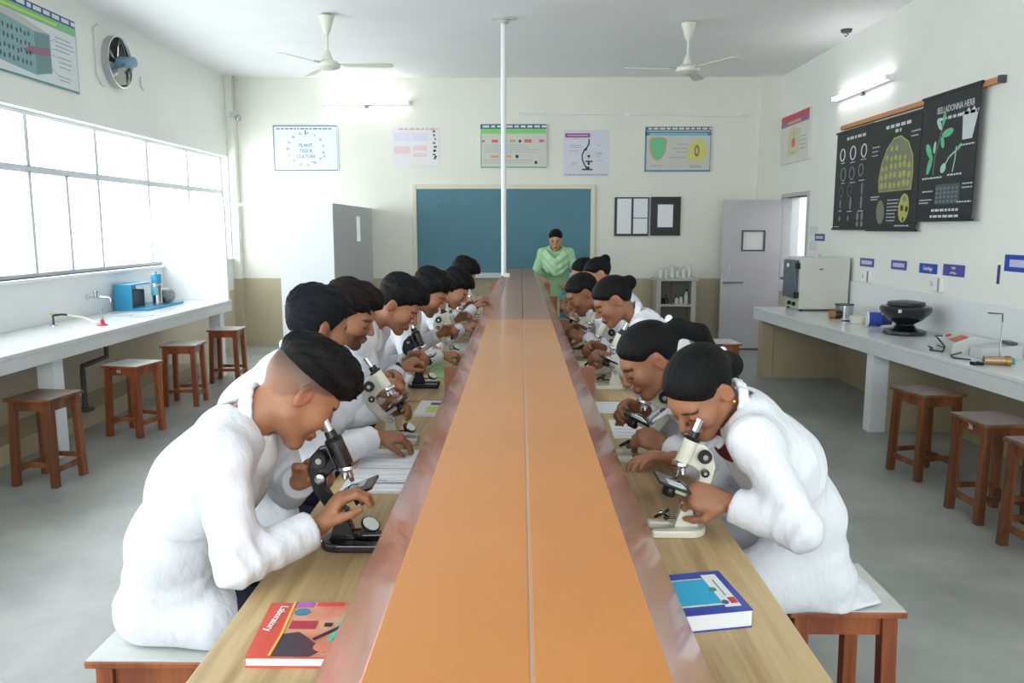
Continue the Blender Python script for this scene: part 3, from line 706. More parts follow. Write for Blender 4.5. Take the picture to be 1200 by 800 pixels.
    MB().lathe([(.0,0), (.028,0), (.030,.004), (.030,.009), (.027,.0105), (0,.0105)], Vector((.078,0,.062)), ax, n=22).build('mirror_mount', M_BLACK, t, smooth=True)
    MB().lathe([(.0,0), (.0255,0), (.0255,.0008), (0,.0008)], Vector((.078,0,.062))+ax*.0105, ax, n=22).build('mirror', mat('mirror glass', (226, 230, 226), .06, metal=.9), t)
    return t
M_NAVY = mat('navy enamel', (34, 40, 66), .25, coat=.3)
M_IVORY = mat('ivory enamel', (224, 222, 206), .3, coat=.25)
M_GREYENAM = mat('grey enamel', (196, 194, 182), .35, coat=.2)
make_microscope('microscope', 'black enamel microscope nearest the camera on the left bench', M_BLACKM, M_BLACKM, M_BLACKM, (-.447, 1.93, TZ), 0, 23, fine=False)
make_microscope('microscope', 'grey and ivory microscope in front of the second student on the left', M_GREYENAM, M_GREYENAM, M_IVORY, (-.485, 2.92, TZ), .05, 34, .84)
make_microscope('microscope', 'navy-footed microscope with black tube on the left bench', M_NAVY, M_NAVY, M_BLACKM, (-.515, 3.98, TZ), 0, 22, .84)
make_microscope('microscope', 'ivory microscope beside the brown support board on the left', M_IVORY, M_IVORY, M_IVORY, (-.47, 4.95, TZ), .08, 20, .84)
make_microscope('microscope', 'white microscope before the sixth student in the left row', M_IVORY, M_GREYENAM, M_IVORY, (-.47, 5.95, TZ), 0, 24, .84)
make_microscope('microscope', 'farthest microscope in the left row', M_IVORY, M_GREYENAM, M_IVORY, (-.45, 7.0, TZ), 0, 24, .84)
make_microscope('microscope', 'ivory microscope used by the nearest student on the right', M_IVORY, M_IVORY, M_IVORY, (.437, 2.03, TZ), PI, 21, .77)
make_microscope('microscope', 'ivory microscope second from the camera on the right bench', M_IVORY, M_IVORY, M_IVORY, (.435, 2.70, TZ), PI-.1, 27, .84)
make_microscope('microscope', 'ivory microscope nearest the open box end in the middle of the right row', M_IVORY, M_IVORY, M_IVORY, (.475, 3.95, TZ), PI, 26, .84)
make_microscope('microscope', 'ivory microscope, second in the middle cluster of the right row', M_IVORY, M_IVORY, M_IVORY, (.445, 4.38, TZ), PI+.1, 25, .84)
make_microscope('microscope', 'ivory microscope, third in the middle cluster of the right row', M_IVORY, M_IVORY, M_IVORY, (.45, 4.98, TZ), PI, 25, .84)
make_microscope('microscope', 'farthest ivory microscope in the right row, by the blue bottle', M_IVORY, M_IVORY, M_IVORY, (.405, 5.72, TZ), PI, 24, .84)
# ------------------------------------------------------------------ people: bodies grown as smooth distance fields, meshed with surface nets
F32 = np.float32
def V3(*a): return np.array(a, dtype=float)
def unit(v): v = np.array(v, float); return v/np.linalg.norm(v)
def smin(a, b, k):
    h = np.clip(.5 + .5*(b-a)/k, 0, 1); return b + (a-b)*h - k*h*(1-h)
def axis_of(segs):
    out = []
    for a, b, st in segs:
        n = max(1, int(round((b-a)/st))); out += list(np.linspace(a, b, n, endpoint=False))
    out.append(segs[-1][1]); return np.array(out, F32)
class Field:
    def __init__(s, ax): s.ax = ax; s.d = np.full([len(a) for a in ax], 1., F32)
    def region(s, lo, hi):
        sl = []
        for k in range(3):
            i = max(0, int(np.searchsorted(s.ax[k], lo[k]))-1); j = min(len(s.ax[k]), int(np.searchsorted(s.ax[k], hi[k]))+1); sl.append(slice(i, max(j, i+1)))
        X = s.ax[0][sl[0]][:, None, None]; Y = s.ax[1][sl[1]][None, :, None]; Z = s.ax[2][sl[2]][None, None, :]
        return tuple(sl), X, Y, Z
    def put(s, prim, k=.02, cut=None):
        fn, lo, hi = prim; m = k + .03
        sl, X, Y, Z = s.region(lo-m, hi+m)
        d = fn(X, Y, Z).astype(F32)
        if cut is not None: d = np.maximum(d, cut(X, Y, Z))
        s.d[sl] = smin(s.d[sl], d, F32(k))
    def carve(s, prim, k=.01):
        fn, lo, hi = prim; m = k + .03
        sl, X, Y, Z = s.region(lo-m, hi+m)
        s.d[sl] = -smin(-s.d[sl], fn(X, Y, Z).astype(F32), F32(k))
    def warp(s, fn, lo=None, hi=None):
        lo = V3(-9,-9,-9) if lo is None else lo; hi = V3(9,9,9) if hi is None else hi
        sl, X, Y, Z = s.region(lo, hi); s.d[sl] = s.d[sl] + fn(X, Y, Z).astype(F32)
    def mesh(s):
        d = s.d; ins = d < 0
        # keep the border outside
        for k in range(3):
            i = [slice(None)]*3; i[k] = 0; ins[tuple(i)] = False; i[k] = -1; ins[tuple(i)] = False
        n = [x-1 for x in d.shape]; c = np.zeros(n, np.int8)
        offs = [(i, j, k) for i in (0,1) for j in (0,1) for k in (0,1)]
        for o in offs: c += ins[o[0]:o[0]+n[0], o[1]:o[1]+n[1], o[2]:o[2]+n[2]]
        act = np.argwhere((c > 0) & (c < 8)); idx = np.full(n, -1, np.int32); idx[act[:,0], act[:,1], act[:,2]] = np.arange(len(act))
        acc = np.zeros((len(act), 3)); cnt = np.zeros(len(act))
        for a in offs:
            for k in range(3):
                if a[k]: continue
                b = list(a); b[k] = 1
                ia = act + np.array(a); ib = act + np.array(b)
                va = d[ia[:,0], ia[:,1], ia[:,2]]; vb = d[ib[:,0], ib[:,1], ib[:,2]]
                m = ins[ia[:,0], ia[:,1], ia[:,2]] != ins[ib[:,0], ib[:,1], ib[:,2]]
                den = va - vb; den = np.where(np.abs(den) < 1e-9, 1e-9, den); t = np.clip(va/den, 0, 1)
                for q in range(3):
                    pa = s.ax[q][ia[:,q]]; pb = s.ax[q][ib[:,q]]; acc[:,q] += np.where(m, pa + t*(pb-pa), 0)
                cnt += m
        v = acc/np.maximum(cnt, 1)[:,None]
        quads = []
        for k in range(3):
            i1, i2 = (k+1)%3, (k+2)%3
            A = [slice(None)]*3; A[k] = slice(0, -1); Bs = [slice(None)]*3; Bs[k] = slice(1, None)
            a = ins[tuple(A)]; b = ins[tuple(Bs)]; e = np.argwhere(a != b)
            ok = (e[:,i1] > 0) & (e[:,i2] > 0) & (e[:,i1] < d.shape[i1]-1) & (e[:,i2] < d.shape[i2]-1); e = e[ok]
            fl = a[e[:,0], e[:,1], e[:,2]]
            def cell(o1, o2):
                q = e.copy(); q[:,i1] += o1; q[:,i2] += o2; return idx[q[:,0], q[:,1], q[:,2]]
            c00, c10, c11, c01 = cell(-1,-1), cell(0,-1), cell(0,0), cell(-1,0)
            q = np.stack([c00, c10, c11, c01], 1); q[~fl] = q[~fl][:, ::-1]; quads.append(q)
        return v, np.concatenate(quads)
def relax(v, q, it=1, lam=.5):
    n = len(v)
    for _ in range(it):
        s = np.zeros_like(v); c = np.zeros(n)
        for a, b in ((0,1),(1,2),(2,3),(3,0)):
            np.add.at(s, q[:,a], v[q[:,b]]); np.add.at(c, q[:,a], 1); np.add.at(s, q[:,b], v[q[:,a]]); np.add.at(c, q[:,b], 1)
        v = v + lam*(s/np.maximum(c, 1)[:,None] - v)
    return v
def cone(a, b, r1, r2=None):
    a = V3(*a); b = V3(*b); r2 = r1 if r2 is None else r2; ab = b-a; L2 = max(float(ab@ab), 1e-9)
    def fn(X, Y, Z):
        t = np.clip(((X-a[0])*ab[0] + (Y-a[1])*ab[1] + (Z-a[2])*ab[2])/L2, 0, 1)
        return np.sqrt((X-a[0]-t*ab[0])**2 + (Y-a[1]-t*ab[1])**2 + (Z-a[2]-t*ab[2])**2) - (r1 + t*(r2-r1))
    r = max(r1, r2); return fn, np.minimum(a, b)-r, np.maximum(a, b)+r
def ellip(c, rad, R=None):
    c = V3(*c); rad = V3(*rad); R = np.eye(3) if R is None else R      # rows = local axes
    def fn(X, Y, Z):
        x, y, z = X-c[0], Y-c[1], Z-c[2]
        l = [(R[i,0]*x + R[i,1]*y + R[i,2]*z) for i in range(3)]
        k0 = np.sqrt(sum((l[i]/rad[i])**2 for i in range(3))); k1 = np.sqrt(sum((l[i]/rad[i]**2)**2 for i in range(3)))
        return k0*(k0-1)/np.maximum(k1, 1e-6)
    r = np.sqrt(((R.T*rad)**2).sum(1)); return fn, c-r, c+r
def np_object(name, v, q, m, parent, org, colors=None):
    v = v - np.array(org)
    me = bpy.data.meshes.new(name)
    me.vertices.add(len(v)); me.vertices.foreach_set('co', v.astype(np.float32).ravel())
    me.loops.add(q.size); me.loops.foreach_set('vertex_index', q.astype(np.int32).ravel())
    me.polygons.add(len(q)); me.polygons.foreach_set('loop_start', np.arange(0, q.size, 4, dtype=np.int32))
    me.polygons.foreach_set('use_smooth', np.ones(len(q), bool))
    me.update(calc_edges=True); me.validate()
    if colors is not None:
        at = me.color_attributes.new('Col', 'FLOAT_COLOR', 'POINT'); cc = np.ones((len(v), 4), np.float32); cc[:, :3] = colors
        at.data.foreach_set('color', cc.ravel())
    me.materials.append(m)
    o = bpy.data.objects.new(name, me); COL.objects.link(o)
    if parent is not None: o.parent = parent
    else: o.location = org
    return o

M_SKIN = mat('skin', (150, 100, 72), .5, vcol=True, noise=.08, nscale=60, sss=.05)
M_HAIR = mat('black hair', (11, 10, 11), .6, rgb2=(24, 22, 23), nscale=70, bump=.3, bscale=160, stretch=(1, 1, .35), spec=.14)  # lighter colour noise paints streaky highlights into the hair
M_HAIRB = mat('dark brown hair', (28, 20, 17), .6, noise=.3, nscale=30, bump=.3, bscale=160, stretch=(1, 1, .35), spec=.14)
M_HAIRG = mat('ashy black hair', (26, 28, 33), .6, noise=.4, nscale=40, bump=.3, bscale=160, stretch=(1, 1, .35), spec=.14)
M_COAT = mat('white lab coat cloth', (233, 235, 242), .85, noise=.03, nscale=9, bump=.8, bscale=7, stretch=(1.2, 1.2, .55), bdist=.035)
M_NAVYC = mat('navy cloth', (26, 30, 52), .85)
M_DARKC = mat('charcoal cloth', (40, 40, 46), .85)
M_MAROON = mat('maroon cloth', (110, 26, 34), .8)
M_SHOE = mat('black shoe leather', (24, 22, 22), .4)
M_GOLD = mat('gold', (220, 180, 90), .25, metal=1.)
M_WHITEC = mat('white shirt cloth', (230, 230, 236), .8)
def lin(c): return np.array(srgb(*c)[:3])

def frame_from(fv, roll=0.):
    f = unit(fv); up = V3(0,0,1); s = np.cross(up, f); s = unit(s); u = np.cross(f, s)
    if roll: s, u = s*math.cos(roll)+u*math.sin(roll), u*math.cos(roll)-s*math.sin(roll)
    return np.array([f, s, u])
def head_prims(fd, c, R, hs, woman):
    """face of the body field; local axes forward, side, up"""
    L = lambda f, s, u: c + hs*(f*R[0] + s*R[1] + u*R[2])
    S = lambda *r: tuple(hs*x for x in r)
    jw = .9 if woman else 1.
    fd.put(ellip(L(-.014,0,.034), S(.100,.077,.088), R), .02)
    fd.put(ellip(L(.030,0,-.022), S(.062,.060*jw,.080), R), .03)
    for s in (-1, 1):
        fd.put(cone(L(-.005,s*.046*jw,-.055), L(.066,s*.014,-.096), .022*hs, .016*hs), .03)
        fd.put(ellip(L(.058,s*.040,-.022), S(.030,.026,.030), R), .025)
    fd.put(ellip(L(.074,0,-.100), S(.018,.020,.016), R), .02)
    fd.put(ellip(L(.076,0,.030), S(.018,.046,.016), R), .02)
    for s in (-1, 1):
        fd.carve(ellip(L(.106,s*.032,.004), S(.016,.021,.013), R), .012)
        fd.put(ellip(L(.0825,s*.031,.003), S(.0125,.0145,.0125), R), .003)
    fd.put(cone(L(.092,0,.016), L(.116,0,-.024), .0075*hs, .0105*hs), .01)
    for s in (-1, 1): fd.put(ellip(L(.104,s*.0115,-.030), S(.010,.0085,.008), R), .006)
    fd.put(ellip(L(.090,0,-.060), S(.015,.026,.013), R), .012)
    fd.put(ellip(L(.0980,0,-.058), S(.0085,.022,.0060), R), .004)
    fd.put(ellip(L(.0955,0,-.0705), S(.0085,.019,.0068), R), .004)
    fd.carve(ellip(L(.112,0,-.0640), S(.012,.023,.0016), R), .004)
    for s in (-1, 1):
        ra = R.copy(); t = .25
        ra[0] = R[0]*math.cos(t) + s*R[1]*math.sin(t)*-1; ra[1] = np.cross(R[2], ra[0])
        fd.put(ellip(L(-.016,s*.079,-.004), S(.021,.0075,.033), ra), .006)
        fd.carve(ellip(L(-.010,s*.089,-.000), S(.012,.0075,.019), ra), .006)
def skin_colors(v, c, R, hs, tone, sp):
    col = np.tile(lin(tone), (len(v), 1)); p = (v - c)/hs; f, s, u = p@R[0], p@R[1], p@R[2]
    near = (np.abs(p).max(1) < .17)
    def blend(mask, rgb, a=1.):
        w = (mask*near*a)[:,None]; col[:] = col*(1-w) + lin(rgb)*w
    g = lambda x, w: np.exp(-(x/w)**2)
    red = tuple(min(255, int(t*k)) for t, k in zip(tone, (1.06, .86, .82)))
    blend(g(f-.085,.03)*g(np.abs(s)-.035,.022)*g(u+.02,.025), red, .5)
    blend(g(f+.02,.03)*g(np.abs(s)-.08,.02)*g(u,.04), red, .4)
    lip = (f > .086)*((s/.025)**2 + ((u+.0645)/.0125)**2 < 1)
    blend(lip, (138, 74, 66) if sp.get('woman') else (122, 72, 60), .8)
    a = np.abs(s); brow = (f > .055)*(a > .012)*(a < .052)*(np.abs(u-.0235-.10*(a-.012)*(a < .035)+.12*(a-.035)*(a >= .035)) < .0048)
    blend(brow, (26, 20, 18), .9)
    eye = (f > .07)*(((a-.031)/.0165)**2 + ((u-.0005)/.0062)**2 < 1)
    if sp.get('open_eyes'):
        blend(eye, (206, 198, 190), .8); blend(eye*(((a-.031)/.0065)**2 + ((u-.0005)/.0085)**2 < 1), (26, 18, 14), 1)
        blend((f > .066)*(a > .012)*(a < .050)*(np.abs(u-.0062+.12*np.abs(a-.031)) < .0026), (24, 18, 16), .95)
    else:
        lid = tuple(int(t*.82) for t in tone); blend(eye, lid, .7)
        blend((f > .066)*(a > .014)*(a < .048)*(np.abs(u+.0055+.10*np.abs(a-.031)) < .0030), (24, 18, 16), .95)
    blend((f > .095)*(np.abs(a-.011) < .004)*(np.abs(u+.036) < .003), (60, 34, 26), .8)
    if sp.get('beard'):
        b = np.clip((-.038-u)/.012, 0, 1)*np.clip((f+.01)/.02, 0, 1)*(1-lip)
        mus = (f > .08)*(np.abs(u+.048) < .0062)*(a < .03)
        chin = np.clip(((f-.05)/.02), .55, 1)
        blend(np.maximum(np.minimum(b*chin, 1), mus), (28, 22, 20), sp['beard'])
        blend((f < .02)*(f > -.012)*(u < .01)*(u > -.05)*(a > .05), (28, 22, 20), sp['beard']*.8)
    if sp.get('fade'):
        hl = np.interp(f, [-.12,-.05,-.01,.02,.06,.09], [-.050,-.045,.012,.020,.042,.06])
        w = np.clip((u-hl)/.012, 0, 1)*np.clip((.095-f)/.02, 0, 1)
        w *= np.clip(.55 + (u-.0)/.09, .4, 1)
        blend(w, (62, 54, 52), .85)
    return col
def hair_mesh(c, R, hs, sp, vox):
    L = lambda f, s, u: c + hs*(f*R[0] + s*R[1] + u*R[2])
    st = sp['hair']; ext = .20*hs if st != 'ponytail' else .32*hs
    ax = [axis_of([(c[k]-ext, c[k]+ext, vox)]) for k in range(3)]
    fd = Field(ax); sd = sp.get('seed', 1)
    def local(X, Y, Z):
        x, y, z = (X-c[0])/hs, (Y-c[1])/hs, (Z-c[2])/hs
        return [R[i,0]*x + R[i,1]*y + R[i,2]*z for i in range(3)]
    rad = V3(.100,.077,.088)
    def shell(X, Y, Z):
        f, s, u = local(X, Y, Z); q = (f+.014, s, u-.034)
        k0 = np.sqrt((q[0]/rad[0])**2 + (q[1]/rad[1])**2 + (q[2]/rad[2])**2); k1 = np.sqrt((q[0]/rad[0]**2)**2 + (q[1]/rad[1]**2)**2 + (q[2]/rad[2]**2)**2)
        d = k0*(k0-1)/np.maximum(k1, 1e-6)
        ang = np.arctan2(s, u-.02)
        if st in ('short', 'fringe', 'undercut'):
            top = np.clip((u-.02)/.09, 0, 1); fr = np.clip((f+.02)/.09, 0, 1)
            th = .006 + .022*top + sp.get('volume', .012)*top*fr
            th = th + (.0042*np.sin(ang*15 + 30*f + sd) + .0028*np.sin(ang*31 - 44*f + 2*sd) + .002*np.sin(70*f + 40*s))*(.35+.65*top)
            if st == 'undercut':
                hl = np.interp(f, [-.12,-.06,.0,.05,.085,.12], [.050,.040,.040,.048,.040,.03])
            else:
                hl = np.interp(f, [-.12,-.06,-.032,-.02,.004,.012,.03,.06,.085,.12], [-.040,-.044,-.03,.018,.008,-.012,.026,.048,sp.get('brow', .062),.062])
        else:
            th = .006 + .006*np.clip(u/.1, 0, 1) + .0007*np.sin(ang*30 + 8*f + sd) + .0005*np.sin(ang*57 + 3)
            hl = np.interp(f, [-.12,-.07,-.042,-.022,.0,.022,.045,.07,.10], [-.062,-.058,-.022,.030,.034,.024,.034,.056,.074])
        hl = hl + .0025*np.sin(50*s+sd)
        if st in ('short', 'fringe'): hl = hl + .004*np.sin(95*s + 2*sd + 40*f) + .003*np.sin(170*s + 120*f)
        th = th*np.clip((u-hl)/(.022 if st != 'undercut' else .03), .12, 1)
        return hs*np.maximum(d - th, (hl - u)*.85)
    fd.put((shell, c-ext, c+ext), .004)
    if st in ('short', 'fringe', 'undercut') and sp.get('fringe', 1):
        n = 9
        for i in range(n):
            s = -.058 + .116*i/(n-1); w = 1-abs(s)/.11; k = .006*math.sin(i*2.3+sd)
            fd.put(cone(L(.045, s*.9, .115+k-.25*abs(s)), L(.092*w+.008+k, s, .086+k-.12*abs(s)), .017*hs, .009*hs), .012)
    if st in ('short', 'fringe', 'undercut'):
        rr = random.Random(int(sd*100)+5)
        for i in range(sp.get('locks', 60)):
            ff = rr.uniform(-.09, .07); aa = rr.uniform(-1.1, 1.1) if st != 'undercut' else rr.uniform(-.85, .85)
            rk = math.sqrt(max(0., 1-((ff+.014)/.1)**2)); sv_ = .077*rk*math.sin(aa); uv = .034+.088*rk*math.cos(aa)
            t_ = rr.uniform(.012, .026) + sp.get('volume', .012)*rr.uniform(.7, 1.3)*max(0., min(1., (ff+.02)/.09)); k_ = 1+t_/.085
            a_ = L(ff, sv_*k_, .034+(uv-.034)*k_); ln_ = rr.uniform(.028, .05)
            dr = V3(1, rr.uniform(-.5, .5), -.25-ff*5+rr.uniform(-.1, .35)); dr /= np.linalg.norm(dr); b_ = a_ + hs*ln_*(dr[0]*R[0]+dr[1]*R[1]+dr[2]*R[2])
            fd.put(cone(a_, b_, .0095*hs, .0035*hs), .0045)
    if st == 'bun':
        bx = sp.get('bun', (-.118, .0, .046)); r = sp.get('bunr', .043)
        fd.put(ellip(L(*bx), (hs*r, hs*r*1.1, hs*r), R), .015)
        fd.put(cone(L(-.075,0,.04), L(*bx), .05*hs, .03*hs), .02)
    if st == 'ponytail':
        fd.put(cone(L(-.09,0,.03), L(-.145,-.01,.035), .036*hs, .030*hs), .02); fd.put(cone(L(-.145,-.01,.035), L(-.20,-.02,-.03), .034*hs, .030*hs), .02)
        fd.put(cone(L(-.20,-.02,-.03), L(-.215,-.02,-.14), .030*hs, .012*hs), .02)
    return fd.mesh()
def put_hand(fd, W, pd, pn, curl, side, k=.007, spread=.2):
    """palm and five fingers from the wrist W; pd forward along the palm, pn palm-facing normal, side = thumb side along cross(pd,pn)"""
    pd = unit(pd); pn = np.array(pn, float); pn = unit(pn - pd*(pn@pd)); sv = np.cross(pd, pn)*side
    Rp = np.array([pd, sv, pn])
    fd.put(ellip(W + pd*.048, (.050, .038, .017), Rp), .02)
    fd.put(ellip(W + pd*.068 + sv*.004, (.030, .040, .014), Rp), .012)
    lens = (.92, 1.0, .95, .76)
    for i in range(4):
        o = .028 - .0187*i; root = W + pd*(.084 - .004*abs(i-1.2)) + sv*o
        ang = .25; p = root; d0 = unit(pd + sv*(o*spread*4))
        for j, (ln_, ra, rb) in enumerate(((.042,.0098,.0088), (.027,.0088,.0080), (.022,.0080,.0066))):
            ang2 = ang + curl[0]*(j == 0) + curl[1]*(j == 1) + curl[2]*(j == 2); ang = ang2
            d = d0*math.cos(ang) + pn*math.sin(ang); e = p + d*ln_*lens[i]
            fd.put(cone(p, e, ra, rb), k if j else .010); p = e
    a = W + pd*.020 + sv*.026 + pn*.004; b = a + unit(pd*.65 + sv*.62 + pn*.35)*.040; c_ = b + unit(pd*.85 + sv*.12 + pn*.55)*.030; e = c_ + unit(pd*.85 - sv*.12 + pn*.5)*.024
    fd.put(cone(a, b, .0150, .0115), .012); fd.put(cone(b, c_, .0110, .0095), .006); fd.put(cone(c_, e, .0095, .0075), .006)
def ik(S, W, l1, l2, pole):
    S, W = np.array(S), np.array(W); d = W-S; D = np.linalg.norm(d); D2 = min(D, (l1+l2)*.995); u = d/D
    a = (l1*l1 - l2*l2 + D2*D2)/(2*D2); h = math.sqrt(max(l1*l1-a*a, 0)); p = np.array(pole, float); p = unit(p - u*(p@u)); return S + u*a + p*h

def person(sp):
    g = sp['sgn']; y0 = sp['y']
    def W(x, y, z): return V3(x if g > 0 else -x-.036, y0+y, z)
    fine = sp.get('vox', .008)
    hs = sp.get('hs', 1.); woman = sp.get('woman')
    hx, hz = sp['head'][0], sp['head'][2]; hy = sp['head'][1]
    fv = V3(sp['face'][0]*g, sp['face'][1], sp['face'][2]); R = frame_from(fv, sp.get('roll', 0)*g)
    C = W(hx, hy, hz)
    nb = C + hs*(-.062*R[0] - .145*R[2]); nb[1] = nb[1]*.6 + y0*.4
    if 'neck' in sp: nb = W(*sp['neck'])
    standing = sp.get('standing')
    px, pz = sp.get('pelvis', (hx-.37, .70)); py = sp.get('py', 0.); PV = W(px, py, pz)
    lerp = lambda a, b, t: a + (b-a)*t
    bk = V3(-g, 0, 0)
    bulge = sp.get('bulge', .03)
    CH = lerp(nb, PV, .34) + bk*bulge + V3(0,0,.01); WA = lerp(nb, PV, .70) + bk*(bulge*.8+.014)
    sw = sp.get('shoulder', .175)*(.92 if woman else 1.)
    sh = {}
    for s in (-1, 1): sh[s] = nb + V3(0, s*sw, 0) + V3(g*sp.get('shx', -.005), 0, -.052)
    arms = {}
    for s in (-1, 1):
        a = sp['near'] if s < 0 else sp['far']
        Wr = W(*a['wrist']); E = W(*a['elbow']) if 'elbow' in a else ik(sh[s], Wr, .285, .25, (-g*.15, s*.55, -.8))
        if not standing and 'elbow' not in a: E[2] = max(E[2], .905) if (g*(E[0]) > -.66) else E[2]
        arms[s] = (E, Wr, a)
    root_loc = (float(PV[0]), float(PV[1]), 0.)
    # ---------------- skin body
    hands = [arms[s][1] for s in (-1, 1)]
    xs = [C[0]-.18, C[0]+.18] + [h[0]-.12 for h in hands] + [h[0]+.16 for h in hands]
    lo = np.array([min(min(xs), PV[0]-.2, (W(-.35,0,0)[0])-.08), y0-.38, 0.0]); hi = np.array([max(max(xs), PV[0]+.2, W(-.35,0,0)[0]+.08), y0+.40+py, C[2]+.17])
    zf = min(min(h[2] for h in hands)-.10, C[2]-.16)
    cz = fine*2.2
    ax = [axis_of([(lo[0], hi[0], fine)]) if fine > .0065 else None, None, None]
    fx0 = max(lo[0], min(xs)+.02); fx1 = min(hi[0], max(xs))
    segx = []
    if fx0 - lo[0] > .02: segx.append((lo[0], fx0, cz))
    segx.append((fx0, fx1, fine))
    if hi[0] - fx1 > .02: segx.append((fx1, hi[0], cz))
    ya, yb = y0+sp.get('yfine', (-.22, .22))[0], y0+sp.get('yfine', (-.22, .22))[1]
    ax = [axis_of(segx), axis_of([(lo[1], ya, cz), (ya, yb, fine), (yb, hi[1], cz)]), axis_of([(0., zf, cz), (zf, hi[2], fine)])]
    fd = Field(ax)
    ft = V3(g*.02, 0, 0)
    fd.put(cone(PV+ft, WA+ft, .085, .078), .04); fd.put(cone(WA+ft, CH+ft, .078, .08), .04); fd.put(cone(CH+ft, nb + V3(0,0,-.06), .075, .045), .04)
    fd.put(cone(sh[-1]*.85+nb*.15+V3(0,0,-.02), sh[1]*.85+nb*.15+V3(0,0,-.02), .04, .04), .03)
    fd.put(cone(nb - R[2]*.02, C + hs*(-.028*R[0]-.035*R[2]), .053*(.88 if woman else 1), .054*(.88 if woman else 1)), .025)
    head_prims(fd, C, R, hs, woman)
    for s in (-1, 1):
        E, Wr, a = arms[s]
        fd.put(cone(sh[s], E, .043, .036), .03); fd.put(cone(E, Wr, .036, .024), .02)
        put_hand(fd, Wr, (a['pd'][0]*g, a['pd'][1], a['pd'][2]), (a['pn'][0]*g, a['pn'][1], a['pn'][2]), a.get('curl', (.5, .7, .5)), a.get('thumb', 1)*g)
    if standing: hips = [(PV + V3(0, 0, 0) + V3(s*.08*0, 0, 0)) for s in (-1, 1)]
    legs = {}
    for s in (-1, 1):
        if standing: HP = PV + V3(s*.09, 0, -.02); KN = V3(HP[0], y0-.02, .48); AN = V3(HP[0], y0, .09); FT = AN + V3(0, -.13, -.045)
        else:
            HP = PV + V3(0, s*.09, -.03); KN = W(sp.get('knee', px+.44), py*.8+s*.11, .625); AN = W(sp.get('knee', px+.44)-.03, py*.8+s*.10, .10); FT = AN + V3(g*.13, 0, -.055)
        legs[s] = (HP, KN, AN, FT)
        fd.put(cone(HP, KN, .068, .048), .03); fd.put(cone(KN, AN, .045, .03), .02); fd.put(cone(AN, FT, .03, .024), .02)
    v, q = fd.mesh()
    v = relax(v, q, 1, .35)
    body = np_object('person', v, q, M_SKIN, None, root_loc, skin_colors(v, C, R, hs, sp['tone'], sp))
    tag(body, sp['label'], 'person', sp['group'])
    # ---------------- hair
    hv = sp.get('hvox', fine)
    v, q = hair_mesh(C, R, hs, sp, hv); np_object('hair', v, q, sp.get('hairmat', M_HAIR), body, root_loc)
    L = lambda f, s, u: C + hs*(f*R[0] + s*R[1] + u*R[2])
    if sp.get('tie'):
        p = L(*sp['tie']); MB().ball(tuple(p - np.array(root_loc)), .012, 10, 7, (1.2, 1, 1.6)).build('hair_clip', M_PAPER, body, smooth=True)
    if sp.get('earring'):
        for s in (-1, 1): MB().ball(tuple(L(-.014, s*.088, -.034) - np.array(root_loc)), .0055, 8, 6).build('earring', M_GOLD, body, smooth=True)
    # ---------------- coat
    if sp.get('coat', True):
        cv = sp.get('cvox', .011); r_ = .02
        cm = sp.get('coatmat', M_COAT)
        pts = np.array([PV, WA, CH, nb] + [arms[s][0] for s in (-1,1)] + [arms[s][1] for s in (-1,1)]); clo = pts.min(0)-.25; chi = pts.max(0)+.2; clo[2] = .3 if not standing else .05
        fd = Field([axis_of([(clo[k], chi[k], cv)]) for k in range(3)])
        wd = sp.get('girth', 1.)
        fd.put(cone(PV, WA, .110*wd, .108*wd), .05); fd.put(cone(WA, CH, .108*wd, .110*wd), .05); fd.put(cone(CH, lerp(nb, CH, .3), .108*wd, .08), .05)
        for s in (-1, 1):
            o = lambda p, w: p + V3(0, s*w*wd, 0)
            fd.put(cone(o(PV,.075), o(WA,.070), .108*wd, .110*wd), .05); fd.put(cone(o(WA,.070), o(CH,.078), .110*wd, .112*wd), .06)
            fd.put(cone(o(CH,.078), o(lerp(nb, CH, .25)+bk*.012,.055), .110*wd, .072), .06)
            fd.put(cone(sh[s], lerp(nb, CH, .12)+V3(0,s*.05,0), .064, .060), .05)
            fd.put(cone(lerp(sh[s], CH, .35), sh[s], .078, .062), .04)
        if not standing:
            fd.put(ellip(PV + bk*.03 + V3(0,0,-.055), (.125*wd, .18*wd, .09)), .04)
            for s in (-1, 1):
                HP, KN = legs[s][:2]; fd.put(cone(HP + V3(0, s*.015, .012), lerp(HP, KN, sp.get('lap', .45)) + V3(0, s*.03, .0), .105, .088), .06)
            fl = sp.get('tail')
            if fl: fd.put(ellip(PV + bk*fl[0] + V3(0, fl[1], -.115), (fl[2], fl[3], .035)), .05)
        else:
            fd.put(cone(PV, V3(PV[0], y0, .35), .16, .19), .06); 
            for s in (-1, 1): fd.put(cone(PV + V3(s*.06,0,0), V3(PV[0]+s*.09, y0, .35), .13, .15), .06)
        for s in (-1, 1):
            E, Wr, a = arms[s]
            ar = sp.get('sleeve', 1.)
            fd.put(cone(sh[s], E, .062*ar, .056*ar), .032)
            d = unit(Wr-E); ce = Wr - d*sp.get('cuff', .02)
            cutf = lambda X, Y, Z, ce=ce, d=d: (X-ce[0])*d[0] + (Y-ce[1])*d[1] + (Z-ce[2])*d[2]
            if sp.get('sleeves', 'long') == 'long': fd.put(cone(E, Wr + d*.06, .056*ar, .044*ar), .025, cut=cutf)
            else:
                ce2 = lerp(E, Wr, .25); cut2 = lambda X, Y, Z, ce=ce2, d=d: (X-ce[0])*d[0] + (Y-ce[1])*d[1] + (Z-ce[2])*d[2]
                fd.put(cone(E, Wr, .060*ar, .05*ar), .035, cut=cut2)
        # folds
        sd = sp.get('seed', 1)*1.7; Es = [arms[s][0] for s in (-1, 1)]
        def crease(x): return 2*np.abs(np.sin(x))**.7 - 1
        segs_ = []
